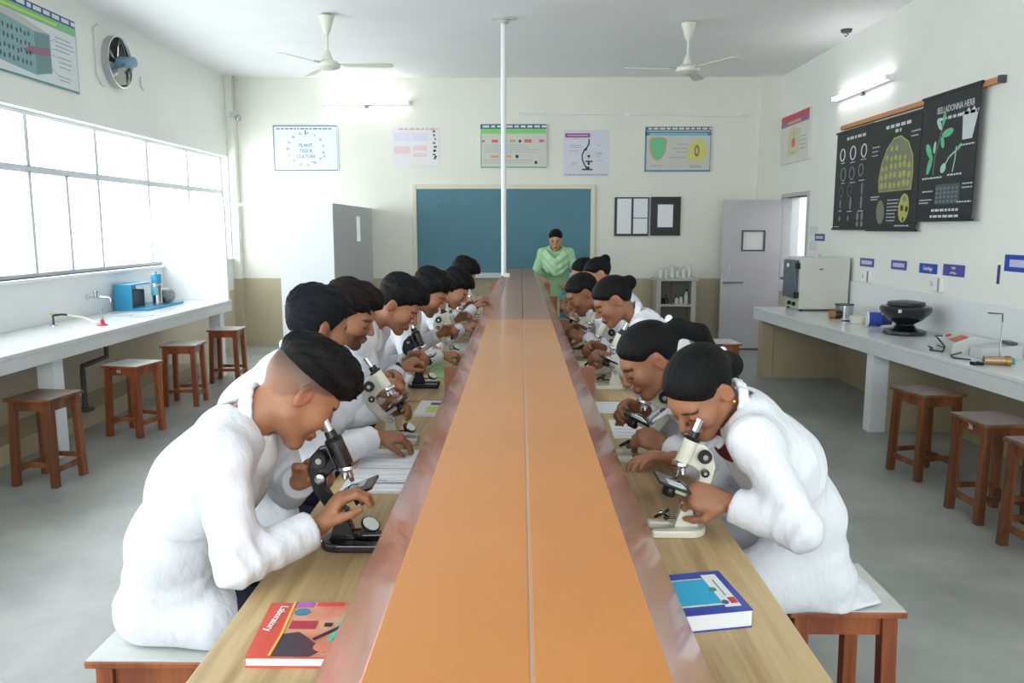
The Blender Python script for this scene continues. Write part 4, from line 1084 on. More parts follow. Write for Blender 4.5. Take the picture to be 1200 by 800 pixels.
        for s_ in (-1, 1):
            E, Wr, a = arms[s_]
            for A_, B_, tc, wd_ in ((sh[s_], E, 1., .42), (E, Wr, .05, .5), (sh[s_], E, .12, .3)):
                ab = B_-A_; segs_.append((A_, ab, float(ab@ab), tc, wd_))
        def folds(X, Y, Z):
            y = Y-y0; xx = (X-PV[0])*g; z = Z-PV[2]
            ww = np.sin(7.1*xx + 5.3*z + sd) + .7*np.sin(9.7*y - 6.1*z + 2*sd) + .4*np.sin(17*y + 13*xx + sd)
            m1 = .5+.5*np.sin(3.7*z + 5*y + 2.9*sd + 1.5*ww); m2 = .5+.5*np.sin(4.3*xx - 6*y + sd + ww)
            tot = .0022*m1*crease(13*(z*.55 + xx*.9 + .35*y) + 1.1*ww + sd) + .0034*m2*crease(15*(y*.8 - .5*z) + 1.3*ww + 2*sd)
            tot = tot + np.exp(-(z-.06)**2/.012)*.0035*crease(24*z + 5*xx + 1.2*ww)
            for A_, ab, L2, tc, wd_ in segs_:
                t = ((X-A_[0])*ab[0] + (Y-A_[1])*ab[1] + (Z-A_[2])*ab[2])/L2
                r2 = (X-A_[0]-t*ab[0])**2 + (Y-A_[1]-t*ab[1])**2 + (Z-A_[2]-t*ab[2])**2
                w_ = np.exp(-((t-tc)/wd_)**2)*np.exp(-(r2/.0085)**2)
                tot = tot + w_*.0045*crease(15*t*math.sqrt(L2)/.28 + 16*(Z-A_[2])*.6 + 22*y*.4 + 1.0*ww + sd)
            return tot
        fd.warp(folds)
        if sp.get('vneck'):
            fr = nb + g*V3(.075,0,0) + V3(0,0,-.02); fd.carve(cone(nb + R[2]*.03 + V3(g*.05,0,0), fr + V3(g*.045,0,-.16), .05, .012), .008)
        fd.carve(cone(nb - unit(C-nb)*.01, C, .060, .072), .010)
        if not standing: 
            sl, X, Y, Z = fd.region(V3(-9,-9,-9), V3(9,9,9)); fd.d[sl] = np.maximum(fd.d[sl], .586 - Z)
        v, q = fd.mesh(); v = relax(v, q, 1, .4)
        coat = np_object('lab_coat' if not standing else 'kurta', v, q, cm, body, root_loc)
        # collar band and lapels
        axn = unit(C-nb); a1 = unit(np.cross(axn, V3(0,1,0)))*(-1); fw = V3(g,0,0) - axn*(axn@V3(g,0,0)); fw = unit(fw); sdv = np.cross(axn, fw)
        fd = Field([axis_of([(nb[k]-.17, nb[k]+.17, min(cv*.75, .007))]) for k in range(3)])
        op = sp.get('collar_open', .55); ring = []
        for i in range(15):
            t = op + (2*PI-2*op)*i/14; ring.append(nb + axn*(.022 - .030*math.cos(t)) + (fw*math.cos(t) + sdv*math.sin(t))*.069 - axn*.008)
        for a, b in zip(ring[:-1], ring[1:]):
            fd.put(cone(a, b, .0095, .0095), .006); fd.put(cone(a + axn*.018, b + axn*.018, .0065, .0065), .008)
        if sp.get('lapel', bool(sp.get('vneck'))):
            for e, s in ((ring[0], 1), (ring[-1], -1)):
                tip = nb + V3(g*.115, 0, -.125) + V3(0, (1 if (sdv*s)[1] > 0 else -1)*.030, 0)
                fd.put(cone(e, tip, .015, .007), .01); fd.put(cone(e, lerp(e, tip, .5) + V3(-g*.012, (1 if (sdv*s)[1] > 0 else -1)*.022, 0), .013, .008), .012)
        if sp.get('collar', True):
            v, q = fd.mesh(); np_object('collar', v, q, cm, coat, root_loc)
        if not standing:
            fd = Field([axis_of([(nb[k]-.2, nb[k]+.2, .009)]) for k in range(3)])
            fd.put(cone(nb + axn*.004 + V3(g*.006,0,0), lerp(nb, CH, .55) + V3(g*.048,0,0), .058, .078), .02); fd.carve(cone(nb+axn*.004, C, .0545, .07), .006)
            v, q = fd.mesh(); np_object('shirt', v, q, sp.get('shirt', M_WHITEC), body, root_loc)
    # ---------------- trousers and shoes
    fd = Field([axis_of([(min(PV[0], W(-.35,0,0)[0])-.3, max(PV[0], W(-.35,0,0)[0])+.3, .014)]), axis_of([(y0+py-.3, y0+py+.3, .014)]), axis_of([(.03, .85, .014)])])
    fd.put(cone(PV+V3(g*.03,-.05,-.01), PV+V3(g*.03,.05,-.01), .088, .088), .04)
    for s in (-1, 1):
        HP, KN, AN, FT = legs[s]; fd.put(cone(HP + V3(0 if standing else g*.03, 0, 0), KN, .080, .062), .03); fd.put(cone(KN, AN + V3(0,0,-.02), .060, .048), .02)
    sl, X, Y, Z = fd.region(V3(-9,-9,-9), V3(9,9,9)); fd.d[sl] = np.maximum(fd.d[sl], (.584 - Z) if False else (.06-Z))
    if not standing:
        # flattened where they rest on the stool
        st_ = sp_stool(sp, W); box_ = np.maximum(np.maximum(Z-.584, np.abs(X-st_[0])-.178), np.abs(Y-st_[1])-.178); fd.d[sl] = np.maximum(fd.d[sl], -box_.astype(F32))
    v, q = fd.mesh(); np_object('trousers', v, q, sp.get('trousers', M_NAVYC), body, root_loc)
    for s in (-1, 1):
        AN, FT = legs[s][2:]; m_ = MB(); mid = (AN+FT)/2
        fd = Field([axis_of([(min(AN[k], FT[k])-.08, max(AN[k], FT[k])+.09, .008)]) for k in range(3)])
        fd.put(cone(AN+V3(0,0,-.03), FT+V3(0,0,.01), .046, .038), .02); sl, X, Y, Z = fd.region(V3(-9,-9,-9), V3(9,9,9)); fd.d[sl] = np.maximum(fd.d[sl], .002-Z)
        v, q = fd.mesh(); np_object('shoe', v, q, M_SHOE, body, root_loc)
    return body
def sp_stool(sp, W): return W(sp.get('stool', sp.get('pelvis', (sp['head'][0]-.37, .7))[0] - .01), sp.get('sy', sp.get('py', 0.)), 0)
def seat_for(sp, label):
    g = sp['sgn']; x = sp.get('stool', sp.get('pelvis', (sp['head'][0]-.37, .7))[0] - .01); x = x if g > 0 else -x-.036
    make_stool('wooden_stool', label, M_SEATW, M_STOOL, (x, sp['y']+sp.get('sy', sp.get('py', 0.)), 0), sp.get('stoolrot', 0), 'stools students sit on')
TONE_A = (168, 116, 86); TONE_B = (152, 104, 76); TONE_C = (140, 92, 66); TONE_D = (176, 128, 98)
GS, GW = 'students seated along the left side', 'students seated along the right side'
def hnd(wrist, pd, pn, curl=(.5,.7,.5), thumb=1, elbow=None):
    d = dict(wrist=wrist, pd=pd, pn=pn, curl=curl, thumb=thumb)
    if elbow: d['elbow'] = elbow
    return d
people = []
# left row, nearest first
people.append(dict(sgn=1, y=1.95, py=.13, sy=.06, head=(-.552, 0, 1.240), face=(.54, .34, -.64), pelvis=(-.945, .69), tone=TONE_A, hair='undercut', fade=1, fringe=0, locks=110, volume=.022, bulge=.015, vox=.0042, hvox=.004, cvox=.0075, seed=1, stool=-.925,
    near=hnd((-.480, -.135, .945), (.55, .28, .72), (.72, .15, -.55), (.35,.75,.6), -1, (-.625, -.275, .912)),
    far=hnd((-.585, .09, .985), (.72, -.28, .50), (.3, -.85, -.2), (.6,.9,.6), -1, (-.66, .24, .915)),
    trousers=M_NAVYC, girth=1.0, lap=.35, label='person in white coat nearest the camera on the left, bent over the black microscope', group=GS, yfine=(-.16, .20), collar_open=.5))
people.append(dict(sgn=1, y=2.68, head=(-.690, .0, 1.312), face=(.72, .62, -.30), pelvis=(-1.0, .71), tone=TONE_B, hair='short', volume=.004, hairmat=M_HAIRG, vox=.006, cvox=.010, seed=2, beard=.55,
    near=hnd((-.50, .02, .93), (.85, .3, -.1), (.1, .2, -.9), (.4,.5,.4), -1), far=hnd((-.52, .30, .96), (.8, -.2, .2), (.2, -.8, -.3), (.5,.7,.5), -1),
    label='person in white coat second in the left row, head turned away from the camera', group=GS, fringe=0))
people.append(dict(sgn=1, y=3.18, head=(-.690, .0, 1.300), face=(.88, -.12, -.42), pelvis=(-1.0, .70), tone=TONE_A, hair='fringe', volume=.018, hairmat=M_HAIRB, vox=.006, cvox=.010, seed=3, beard=.75,
    near=hnd((-.575, -.15, 1.02), (.75, .15, .35), (.35, .3, -.8), (.6,.9,.6), -1), far=hnd((-.58, .10, 1.02), (.8, -.35, .25), (.2, -.7, -.4), (.6,.9,.6), -1),
    label='person in white coat third in the left row, hands raised to a microscope', group=GS))
people.append(dict(sgn=1, y=3.72, head=(-.575, .0, 1.290), face=(.80, -.05, -.58), pelvis=(-.95, .70), tone=TONE_A, hair='fringe', volume=.016, vox=.007, cvox=.011, seed=4, beard=.25,
    near=hnd((-.575, .02, .985), (.75, .35, .40), (.35, .3, -.8), (.6,.9,.6), -1), far=hnd((-.56, .22, .99), (.8, -.2, .3), (.2, -.8, -.3), (.6,.9,.6), -1),
    label='person in white coat and dark wristband, bowed over the navy microscope', group=GS))
people.append(dict(sgn=1, y=4.55, head=(-.525, .0, 1.280), face=(.82, -.05, -.55), pelvis=(-.92, .70), tone=TONE_A, hair='fringe', volume=.010, vox=.008, cvox=.012, seed=5, beard=.5,
    near=hnd((-.45, -.05, .93), (.95, .15, .0), (.1, .2, -.9), (.6,.8,.6), -1), far=hnd((-.48, .22, 1.02), (.8, -.2, .3), (.2, -.8, -.3), (.6,.9,.6), -1),
    label='person in white coat, fifth in the left row, arm resting on the bench', group=GS))
people.append(dict(sgn=1, y=5.50, head=(-.460, .0, 1.232), face=(.78, -.05, -.60), pelvis=(-.88, .70), tone=TONE_D, hair='fringe', volume=.010, vox=.009, cvox=.013, seed=6,
    near=hnd((-.40, -.05, .97), (.9, .15, .2), (.1, .2, -.9), (.6,.8,.6), -1), far=hnd((-.45, .22, 1.0), (.8, -.2, .3), (.2, -.8, -.3), (.6,.9,.6), -1),
    label='person in white coat, sixth in the left row, bowed low before the chalk ledge', group=GS))
people.append(dict(sgn=1, y=6.35, head=(-.460, .0, 1.280), face=(.80, .1, -.55), pelvis=(-.90, .70), tone=TONE_D, hair='fringe', volume=.010, vox=.010, cvox=.013, seed=7,
    near=hnd((-.36, -.08, 1.03), (.6, .1, .6), (.6, .2, -.6), (.7,.9,.6), -1), far=hnd((-.45, .22, 1.0), (.8, -.2, .3), (.2, -.8, -.3), (.6,.9,.6), -1),
    label='person in white coat at the far end of the left row, against the blackboard', group=GS))
# right row, nearest first (x is mirrored)
people.append(dict(sgn=-1, y=2.12, head=(-.522, -.01, 1.212), face=(.55, -.40, -.66), py=.16, sy=.17, pelvis=(-.875, .69), tone=(164, 114, 84), hair='bun', woman=1, earring=1, bun=(-.125, 0, -.030), bunr=.040, tie=(-.150, -.026, -.012), vox=.0042, hvox=.004, cvox=.0075, seed=8, hs=.97, stool=-.965,
    near=hnd((-.570, -.13, .948), (.92, .16, .16), (.15, .75, -.55), (.75,1.0,.7), -1, (-.725, -.25, .918)),
    far=hnd((-.50, .20, .965), (.90, -.30, .20), (.25, -.35, -.85), (.15,.35,.3), 1, (-.71, .27, .92)),
    shirt=M_MAROON, vneck=1, girth=.90, lap=.75, tail=(.10, -.02, .16, .17), label='person in white coat over maroon shirt, nearest the camera on the right', group=GW, yfine=(-.18, .32), collar_open=.75, bulge=.035, shoulder=.18))
people.append(dict(sgn=-1, y=2.66, py=.06, head=(-.470, -.01, 1.210), face=(.80, -.10, -.55), pelvis=(-.84, .70), tone=TONE_B, hair='ponytail', woman=1, earring=1, vox=.0055, cvox=.009, seed=9, hs=.98, tie=(-.135, -.02, .070),
    near=hnd((-.52, -.10, .945), (.85, .1, .25), (.2, .6, -.6), (.7,.9,.6), -1), far=hnd((-.48, .17, 1.0), (.8, -.3, .2), (.2, -.7, -.4), (.6,.9,.6), 1),
    girth=.9, vneck=1, shirt=M_WHITEC, label='person in white coat second in the right row, leaning over an ivory microscope', group=GW))
people.append(dict(sgn=-1, y=4.15, head=(-.520, .0, 1.270), face=(.82, -.05, -.52), pelvis=(-.98, .71), tone=TONE_B, hair='bun', woman=1, vox=.007, cvox=.010, seed=10, bun=(-.122, 0, .040), bunr=.037,
    near=hnd((-.50, -.10, .99), (.8, .1, .1), (.2, .6, -.6), (.7,.9,.6), -1), far=hnd((-.48, .17, 1.0), (.8, -.3, .2), (.2, -.7, -.4), (.6,.9,.6), 1),
    girth=.92, vneck=1, shirt=M_NAVYC, label='person in white coat over dark shirt, third in the right row', group=GW))
people.append(dict(sgn=-1, y=4.98, head=(-.425, .0, 1.240), face=(.80, -.15, -.52), pelvis=(-.84, .70), tone=TONE_C, hair='tied', woman=1, vox=.008, cvox=.011, seed=11,
    near=hnd((-.44, -.08, .99), (.8, .1, .1), (.2, .6, -.6), (.7,.9,.6), -1), far=hnd((-.44, .17, 1.0), (.8, -.3, .2), (.2, -.7, -.4), (.6,.9,.6), 1),
    girth=.9, label='person in white coat fourth in the right row, in front of the teacher', group=GW))
people.append(dict(sgn=-1, y=6.20, head=(-.635, .0, 1.292), face=(.86, -.20, -.42), pelvis=(-.98, .70), tone=TONE_D, hair='bun', woman=1, vox=.009, cvox=.012, seed=12, bun=(-.105, 0, .080), bunr=.038,
    near=hnd((-.50, -.08, .97), (.8, .1, .1), (.2, .6, -.6), (.7,.9,.6), -1), far=hnd((-.50, .17, 1.0), (.8, -.3, .2), (.2, -.7, -.4), (.6,.9,.6), 1),
    girth=.9, label='person in white coat fifth in the right row, seated upright', group=GW))
people.append(dict(sgn=-1, y=6.95, head=(-.585, .0, 1.262), face=(.86, -.15, -.42), pelvis=(-.95, .70), tone=TONE_D, hair='tied', woman=1, vox=.010, cvox=.013, seed=13,
    near=hnd((-.48, -.08, .97), (.8, .1, .1), (.2, .6, -.6), (.7,.9,.6), -1), far=hnd((-.50, .17, 1.0), (.8, -.3, .2), (.2, -.7, -.4), (.6,.9,.6), 1),
    girth=.9, label='person in white coat farthest in the right row, mostly hidden by a neighbour', group=GW))
for i, sp in enumerate(people):
    person(sp)
    rank = ('first', 'second', 'third', 'fourth', 'fifth', 'sixth', 'last')[i if i < 7 else (i-7 if i < 12 else 6)]
    seat_for(sp, 'white-topped stool under the %s person of the %s row' % (rank, 'left' if i < 7 else 'right'))
# ------------------------------------------------------------------ teacher at the far end of the bench
M_MINT = mat('mint kurta cloth', (168, 214, 170), .85, noise=.06, nscale=8, bump=.3, bscale=16)
M_MINT2 = mat('mint dupatta cloth', (188, 228, 186), .85, noise=.06, nscale=10, bump=.4, bscale=18)
M_SAGE = mat('sage trouser cloth', (150, 182, 158), .85)
tch = dict(sgn=1, y=0., standing=1, head=(.10, .0, 1.505), face=(.85, -.12, -.30), pelvis=(-.12, .93), tone=(196, 150, 118), hair='tied', woman=1, open_eyes=1, earring=1, vox=.008, cvox=.011, seed=20, hs=1.0,
    near=hnd((.30, -.16, 1.03), (.8, .1, -.3), (.2, .2, -.9), (.4,.5,.4), 1), far=hnd((.25, .16, .99), (.7, -.3, -.3), (.2, -.5, -.7), (.5,.6,.4), -1),
    coatmat=M_MINT, sleeves='short', collar=False, lapel=False, trousers=M_SAGE, girth=.95, label='person in mint green kurta and dupatta standing before the blackboard', group='teacher', yfine=(-.2, .2))
tb = person(tch)
# dupatta draped in a V over the chest
fd = Field([axis_of([(-.35, .35, .011)]), axis_of([(-.38, .38, .011)]), axis_of([(.75, 1.5, .011)])])
dr_pts = [(-.13,.13,1.30), (-.02,.15,1.365), (.08,.10,1.34), (.13,.05,1.275), (.14,-.01,1.25), (.12,-.06,1.28), (.07,-.11,1.34), (-.03,-.17,1.35), (-.15,-.14,1.26)]
for (a, b) in zip(dr_pts[:-1], dr_pts[1:]):
    for o in (0., .05, .10, .15): fd.put(cone((a[0]-o*.2, a[1]*(1+o*1.5), a[2]-o), (b[0]-o*.2, b[1]*(1+o*1.5), b[2]-o), .034, .034), .03)
fd.warp(lambda X, Y, Z: .006*np.sin(70*(Z - .9*np.abs(Y)) + 3*np.sin(8*Y)))
v, q = fd.mesh(); np_object('dupatta', v, q, M_MINT2, tb, (float(-.12), 0., 0.))
tb.rotation_euler = (0, 0, -PI/2); tb.location = (.43, 10.05, 0)
del tb['group']

# ------------------------------------------------------------------ things on the bench
def local_quad(name, label, cat, pts, z0, z1, m, page=None, group=None, bevel=.002):
    """book-like slab over a quad given in world x,y"""
    cx = sum(p[0] for p in pts)/4; cy = sum(p[1] for p in pts)/4
    t = thing(name, label, cat, (cx, cy, z0), group=group); h = z1-z0
    P2 = [(p[0]-cx, p[1]-cy) for p in pts]
    if page:
        ins = [(x*.985, y*.985) for x, y in P2]
        MB().prism(ins, (0,0,.003), (1,0,0), (0,1,0), h-.006).build('pages', page, t)
        MB().prism(P2, (0,0,0), (1,0,0), (0,1,0), .003).build('back_cover', m, t)
        MB().prism(P2, (0,0,h-.003), (1,0,0), (0,1,0), .003).build('front_cover', m, t)
    else: MB().prism(P2, (0,0,0), (1,0,0), (0,1,0), h).build('sheet', m, t)
    t['h'] = h
    def uv(u, v):   # bilinear on the quad: 0,0 = pts[0]; 1,0 = pts[1]; 0,1 = pts[3]
        a, b, c, d = [Vector(p) for p in P2]; return (a*(1-u) + b*u)*(1-v) + (d*(1-u) + c*u)*v
    return t, uv
def patch(t, uv, name, poly, m, lift=0):
    h = t['h'] - .0004 + .0006*lift
    return MB().prism([tuple(uv(u, v)) for u, v in poly], (0,0,h), (1,0,0), (0,1,0), .001).build(name, m, t)
def ell(cu, cv, ru, rv, n=14): return [(cu+ru*math.cos(2*PI*i/n), cv+rv*math.sin(2*PI*i/n)) for i in range(n)]
def rect(a, b, c, d): return [(a, c), (b, c), (b, d), (a, d)]
# red laboratory book: u to the right, v away from the camera
bk, uv = local_quad('book', 'colourful red-spined book of laboratory art lying at the left bench edge', 'book', [(-.505,1.36), (-.315,1.36), (-.315,1.574), (-.522,1.573)], TZ, .871, mat('book red', (222, 82, 66), .35), M_PAPER)
patch(bk, uv, 'cover_art', rect(.25,1.0,.0,1.0), mat('art peach', (236, 190, 150), .35, rgb2=(220, 120, 110), nscale=9), 0)
patch(bk, uv, 'cover_art', [(.7,.1),(1,.0),(1,1),(.82,1)], mat('art aqua', (140, 214, 190), .35, rgb2=(96, 196, 170), nscale=14), 1)
patch(bk, uv, 'cover_art', [(.25,0),(.62,0),(.72,.12),(.55,.3),(.42,.42),(.27,.38)], mat('art dark teal', (52, 66, 78), .35, rgb2=(96, 60, 70), nscale=14), 2)
patch(bk, uv, 'cover_art', ell(.36,.80,.08,.07), mat('art blue', (76, 140, 168), .35), 2)
patch(bk, uv, 'cover_art', rect(.26,.45,.90,1.0), mat('art violet', (180, 110, 190), .35), 2)
patch(bk, uv, 'cover_art', rect(.48,.75,.92,1.0), mat('art scarlet', (226, 90, 80), .35), 2)
patch(bk, uv, 'cover_art', rect(.30,.56,.48,.62), mat('art crimson', (190, 60, 80), .35), 3)
patch(bk, uv, 'cover_art', ell(.75,.16,.13,.09), mat('art salmon', (226, 140, 110), .35), 3)
patch(bk, uv, 'cover_art', [(.58,.30),(.60,.27),(.82,.50),(.80,.53)], P_DARK, 4)
patch(bk, uv, 'cover_art', rect(.64,.72,.52,.58), P_DARK, 4)
patch(bk, uv, 'cover_art', ell(.84,.28,.06,.05), P_DARK, 4)
patch(bk, uv, 'curve_line', [(.22,0),(.245,0),(.27,.35),(.26,1),(.235,1),(.245,.35)], mat('art yellow', (240, 200, 90), .35), 5)
a = uv(.13, .68); text_mesh('cover_title', 'Laboratory', .023, M_PAPER, bk, (a[0], a[1], .0222), (0, 0, math.radians(-92)), sx=1.0)
# blue notebook on the right
nbk, uv = local_quad('notebook', 'thick blue notebook with cyan label panel on the right bench edge', 'notebook', [(.305,1.487), (.470,1.520), (.445,1.703), (.280,1.668)], TZ, .889, mat('notebook blue', (44, 70, 170), .3), M_PAPER)
patch(nbk, uv, 'cream_panel', rect(.0,.72,.16,.83), mat('panel cream', (232, 226, 190), .4), 0)
patch(nbk, uv, 'cyan_panel', rect(.16,.70,.19,.80), mat('panel cyan', (30, 176, 222), .35), 1)
patch(nbk, uv, 'white_label', rect(.70,.90,.10,.90), mat('label white', (236, 238, 238), .4), 1)
patch(nbk, uv, 'seal', ell(.71,.52,.05,.05), mat('seal green', (70, 140, 90), .4), 2)
patch(nbk, uv, 'badge', ell(.735,.20,.045,.05), mat('badge blue', (70, 96, 150), .4), 2)
patch(nbk, uv, 'red_logo', rect(.80,.89,.16,.30), mat('logo red', (206, 60, 50), .4), 2)
patch(nbk, uv, 'print_lines', rect(.80,.815,.35,.75), P_INK, 2)
# open exercise book and pen
t, uv = local_quad('exercise_book', 'open white exercise book with ruled writing beside the black microscope', 'notebook', [(-.55,2.33), (-.325,2.33), (-.345,2.78), (-.555,2.80)], TZ, TZ+.008, M_PAPER)
patch(t, uv, 'page_fold', rect(0,1,.495,.505), P_INK, 0)
for k in range(9): patch(t, uv, 'ruled_line', rect(.08,.92-.12*(k%3),.06+.1*k,.064+.1*k), mat('pencil', (176, 180, 196), .6), 0)
t = thing('pen', 'silver pen lying on the open exercise book', 'pen', (-.40, 2.40, TZ+.0095))
MB().cyl((-.055,0,.0045), (.045,.004,.0045), .0045, n=10).build('barrel', M_STEEL, t, smooth=True); MB().cyl((.045,.004,.0045), (.062,.005,.0045), .004, .001, n=10).build('tip', M_DGREY, t); MB().box(-.05, -.015, -.0015, .0015, .009, .011).build('clip', M_CHROME, t)
t, uv = local_quad('booklet', 'white booklet with yellow picture on the left bench by the shelf', 'book', [(-.46,3.33), (-.305,3.33), (-.31,3.58), (-.455,3.60)], TZ, TZ+.012, mat('booklet white', (232, 234, 232), .4), M_PAPER)
patch(t, uv, 'cover_picture', rect(.3,.95,.1,.55), mat('booklet yellow', (206, 206, 110), .4), 0); patch(t, uv, 'cover_picture', rect(.35,.8,.65,.85), P_DARK, 0)
t, uv = local_quad('folder', 'pale green folder lying behind the navy microscope', 'folder', [(-.50,4.20), (-.31,4.20), (-.31,4.55), (-.49,4.56)], TZ, TZ+.008, mat('folder green', (160, 200, 130), .5), M_PAPER)
t = thing('black_box', 'small black box against the raised shelf on the left', 'box', (-.335, 4.02, TZ)); MB().box(-.03, .03, -.06, .06, 0, .028).build('case', M_BLACK, t, bevel=.004); MB().box(-.02, .02, -.04, .04, .028, .031).build('lid_label', M_DGREY, t)
for k, (nm, lab, q) in enumerate([('paper_sheet', 'white paper sheet on the right bench beside the second microscope', [(.36,2.98), (.53,2.96), (.54,3.25), (.37,3.27)]),
        ('paper_sheet', 'white paper sheet in front of the open box end, right bench', [(.345,3.40), (.50,3.40), (.50,3.62), (.345,3.62)]),
        ('paper_sheet', 'white paper sheet near the middle right microscopes', [(.30,4.45), (.40,4.45), (.40,4.75), (.30,4.75)]),
        ('paper_sheet', 'white paper sheet beside the blue bottle on the far right bench', [(.33,6.4), (.50,6.4), (.50,6.9), (.33,6.9)]),
        ('paper_sheet', 'white paper sheet under the fifth student on the left bench', [(-.47,5.2), (-.31,5.2), (-.31,5.5), (-.47,5.5)])]):
    t, uv = local_quad(nm, lab, 'paper', q, TZ, TZ+.003, M_PAPER, group='loose papers on the bench')
    for j in range(5): patch(t, uv, 'pencil_line', rect(.1,.9-.1*(j%2),.12+.17*j,.135+.17*j), mat('pencil', (176, 180, 196), .6), 0)
t = thing('phone', 'dark phone lying on the right bench between papers', 'phone', (.37, 5.32, TZ)); MB().box(-.037, .037, -.075, .075, 0, .009).build('case', M_BLACK, t, bevel=.003); MB().box(-.033, .033, -.068, .068, .009, .0096).build('screen', mat('phone glass', (40, 46, 58), .08), t)
t = thing('water_bottle', 'light blue water bottle standing at the far right of the bench', 'bottle', (.39, 7.15, TZ))
MB().lathe([(0,0), (.034,0), (.036,.01), (.036,.09), (.032,.10), (.036,.11), (.036,.17), (.016,.20), (.016,.21), (0,.21)], n=20).build('body', mat('bottle blue', (56, 176, 206), .2), t, smooth=True); MB().lathe([(0,.208), (.019,.208), (.019,.232), (0,.234)], n=16).build('cap', mat('cap blue', (40, 120, 170), .4), t, smooth=True)
t = thing('orange_cup', 'small orange cup near the second microscope on the right', 'cup', (.52, 3.10, TZ)); MB().lathe([(0,0), (.02,0), (.026,.035), (.023,.035), (.018,.004), (0,.004)], n=16).build('cup_wall', mat('orange plastic', (222, 120, 60), .4), t, smooth=True); MB().lathe([(.0245,.033),(.0275,.033),(.0275,.037),(.0245,.037)], n=16).build('rim', mat('orange plastic', (222, 120, 60), .4), t)
t = thing('wristband', 'dark band around a wrist behind the navy microscope', 'wristband', (-.575, 3.74, .985))
dv = Vector((.6, .25, .3)).normalized(); MB().lathe([(.031,-.008), (.034,-.008), (.034,.008), (.031,.008)], (0,0,0), dv, n=18).build('strap', M_BLACK, t, smooth=True); MB().obox((0,-.034,0), (.01,.003,.01)).build('clasp', M_STEEL, t)

# ------------------------------------------------------------------ left wall: leaf poster, exhaust fan
w, h = 2.0, .62
p = poster('wall_poster', 'large teal-bordered leaf section chart high on the left wall', w, h, (XL, 5.40, 2.845), (0,1,0), PM('chart pale', (212, 218, 220)), .02)
flat(p, 'border', rects=[(0, w, 0, .016), (w-.016, w, 0, h-.13), (0, .016, 0, h-.13)], m=P_TEAL)
flat(p, 'title_strip', rects=[(0, w, h-.062, h)], m=PM('strip blue', (56, 72, 140)))
flat(p, 'heading', rects=textlines(.1, w*1.3, h-.03, 1, .03, .034, RN), m=PM('print white', (222, 226, 228)), lift=2)
flat(p, 'subtitle_strip', rects=[(0, w, h-.13, h-.062)], m=PM('strip green', (118, 190, 130)))
flat(p, 'subtitle', rects=[(.5, 1.7, h-.108, h-.086)], m=PM('print lime2', (190, 214, 90)), lift=2)
flat(p, 'leaf_block', polys=[[(.72,.10),(1.35,.05),(1.58,.10),(1.58,.42),(1.35,.40),(.75,.46)]], m=PM('leaf teal', (120, 160, 162)))
flat(p, 'leaf_top', polys=[[(.75,.46),(1.35,.40),(1.58,.42),(1.15,.485),(.85,.485)]], m=PM('leaf grey', (186, 186, 182)), lift=2)
flat(p, 'leaf_side', polys=[[(1.36,.06),(1.57,.11),(1.57,.41),(1.36,.39)]], m=PM('leaf side', (96, 136, 138)), lift=2)
flat(p, 'vein', polys=[[(1.22,.20),(1.56,.24),(1.56,.30),(1.3,.27),(1.2,.23)]], m=PM('vein plum', (136, 92, 116)), lift=3)
flat(p, 'cells', discs=[(.78+.055*(k%10)+.02*RN.random(), .12+.075*(k//10)+.02*RN.random(), .011, .02) for k in range(40)], m=PM('cell dark', (52, 84, 86)), lift=3)
flat(p, 'annotations', rects=textlines(1.66, 1.95, .42, 4, .035, .008, RN)+textlines(1.7, 1.93, .26, 3, .04, .008, RN)+textlines(1.68, 1.9, .1, 2, .03, .008, RN), m=P_INK)
flat(p, 'leader_line', lines=[[(1.58,.37),(1.66,.40)], [(1.58,.3),(1.66,.32)], [(1.57,.26),(1.7,.25)], [(1.57,.15),(1.68,.1)]], lr=.002, m=P_INK)
t = thing('exhaust_fan', 'round metal exhaust fan with blue motor on the left wall', 'fan', (XL, 8.10, 3.26))
ring = MB(); n = 28
ring.lathe([(.235,.0), (.25,.0), (.25,.07), (.235,.07), (.225,.05), (.225,.02), (.235,0)], (0,0,0), (1,0,0), n=n); ring.build('ring', M_STEEL, t, smooth=True)
MB().lathe([(0,.004), (.235,.004), (.235,.01), (0,.01)], (0,0,0), (1,0,0), n=n).build('back_plate', mat('dark shutter', (90, 96, 94), .5), t)
for k in range(5):
    a = 2*PI*k/5; e1 = Vector((0, math.cos(a), math.sin(a))); e2 = Vector((.35, -math.sin(a), math.cos(a))).normalized()
    MB().prism([(.05,-.03), (.12,-.075), (.21,-.06), (.215,.05), (.13,.07), (.05,.03)], Vector((.035,0,0)), e1, e2, .004).build('blade', mat('fan blade steel', (206, 208, 204), .22, metal=1.), t)
MB().lathe([(0,.03), (.045,.03), (.052,.05), (.052,.2), (.045,.21), (0,.212)], (0,0,0), (1,0,0), n=20).build('motor', mat('motor blue grey', (116, 148, 168), .4), t, smooth=True)
for k in range(3):
    a = PI/2 + 2*PI*k/3; MB().tube([(.06, .24*math.cos(a), .24*math.sin(a)), (.10, .15*math.cos(a), .15*math.sin(a)), (.12, .05*math.cos(a), .05*math.sin(a))], .007, 6).build('bracket_arm', M_DGREY, t)
tag(MB().tube([(XL+.012, 7.80, 3.55), (XL+.012, 7.72, 3.5), (XL+.012, 7.72, 3.08), (XL+.012, 7.80, 3.0), (XL+.012, 7.86, 2.99)], .006, 6).build('cable', mat('cable grey', (200, 196, 180), .5)), 'grey cable stapled on the wall left of the exhaust fan', 'cable')
tag(MB().tube([(XL+.01, 8.62, 3.22), (XL+.01, 8.62, 3.12), (XL+.01, 8.68, 3.09)], .006, 6).build('cable', mat('cable grey', (200, 196, 180), .5)), 'short loose cable end right of the exhaust fan', 'cable')

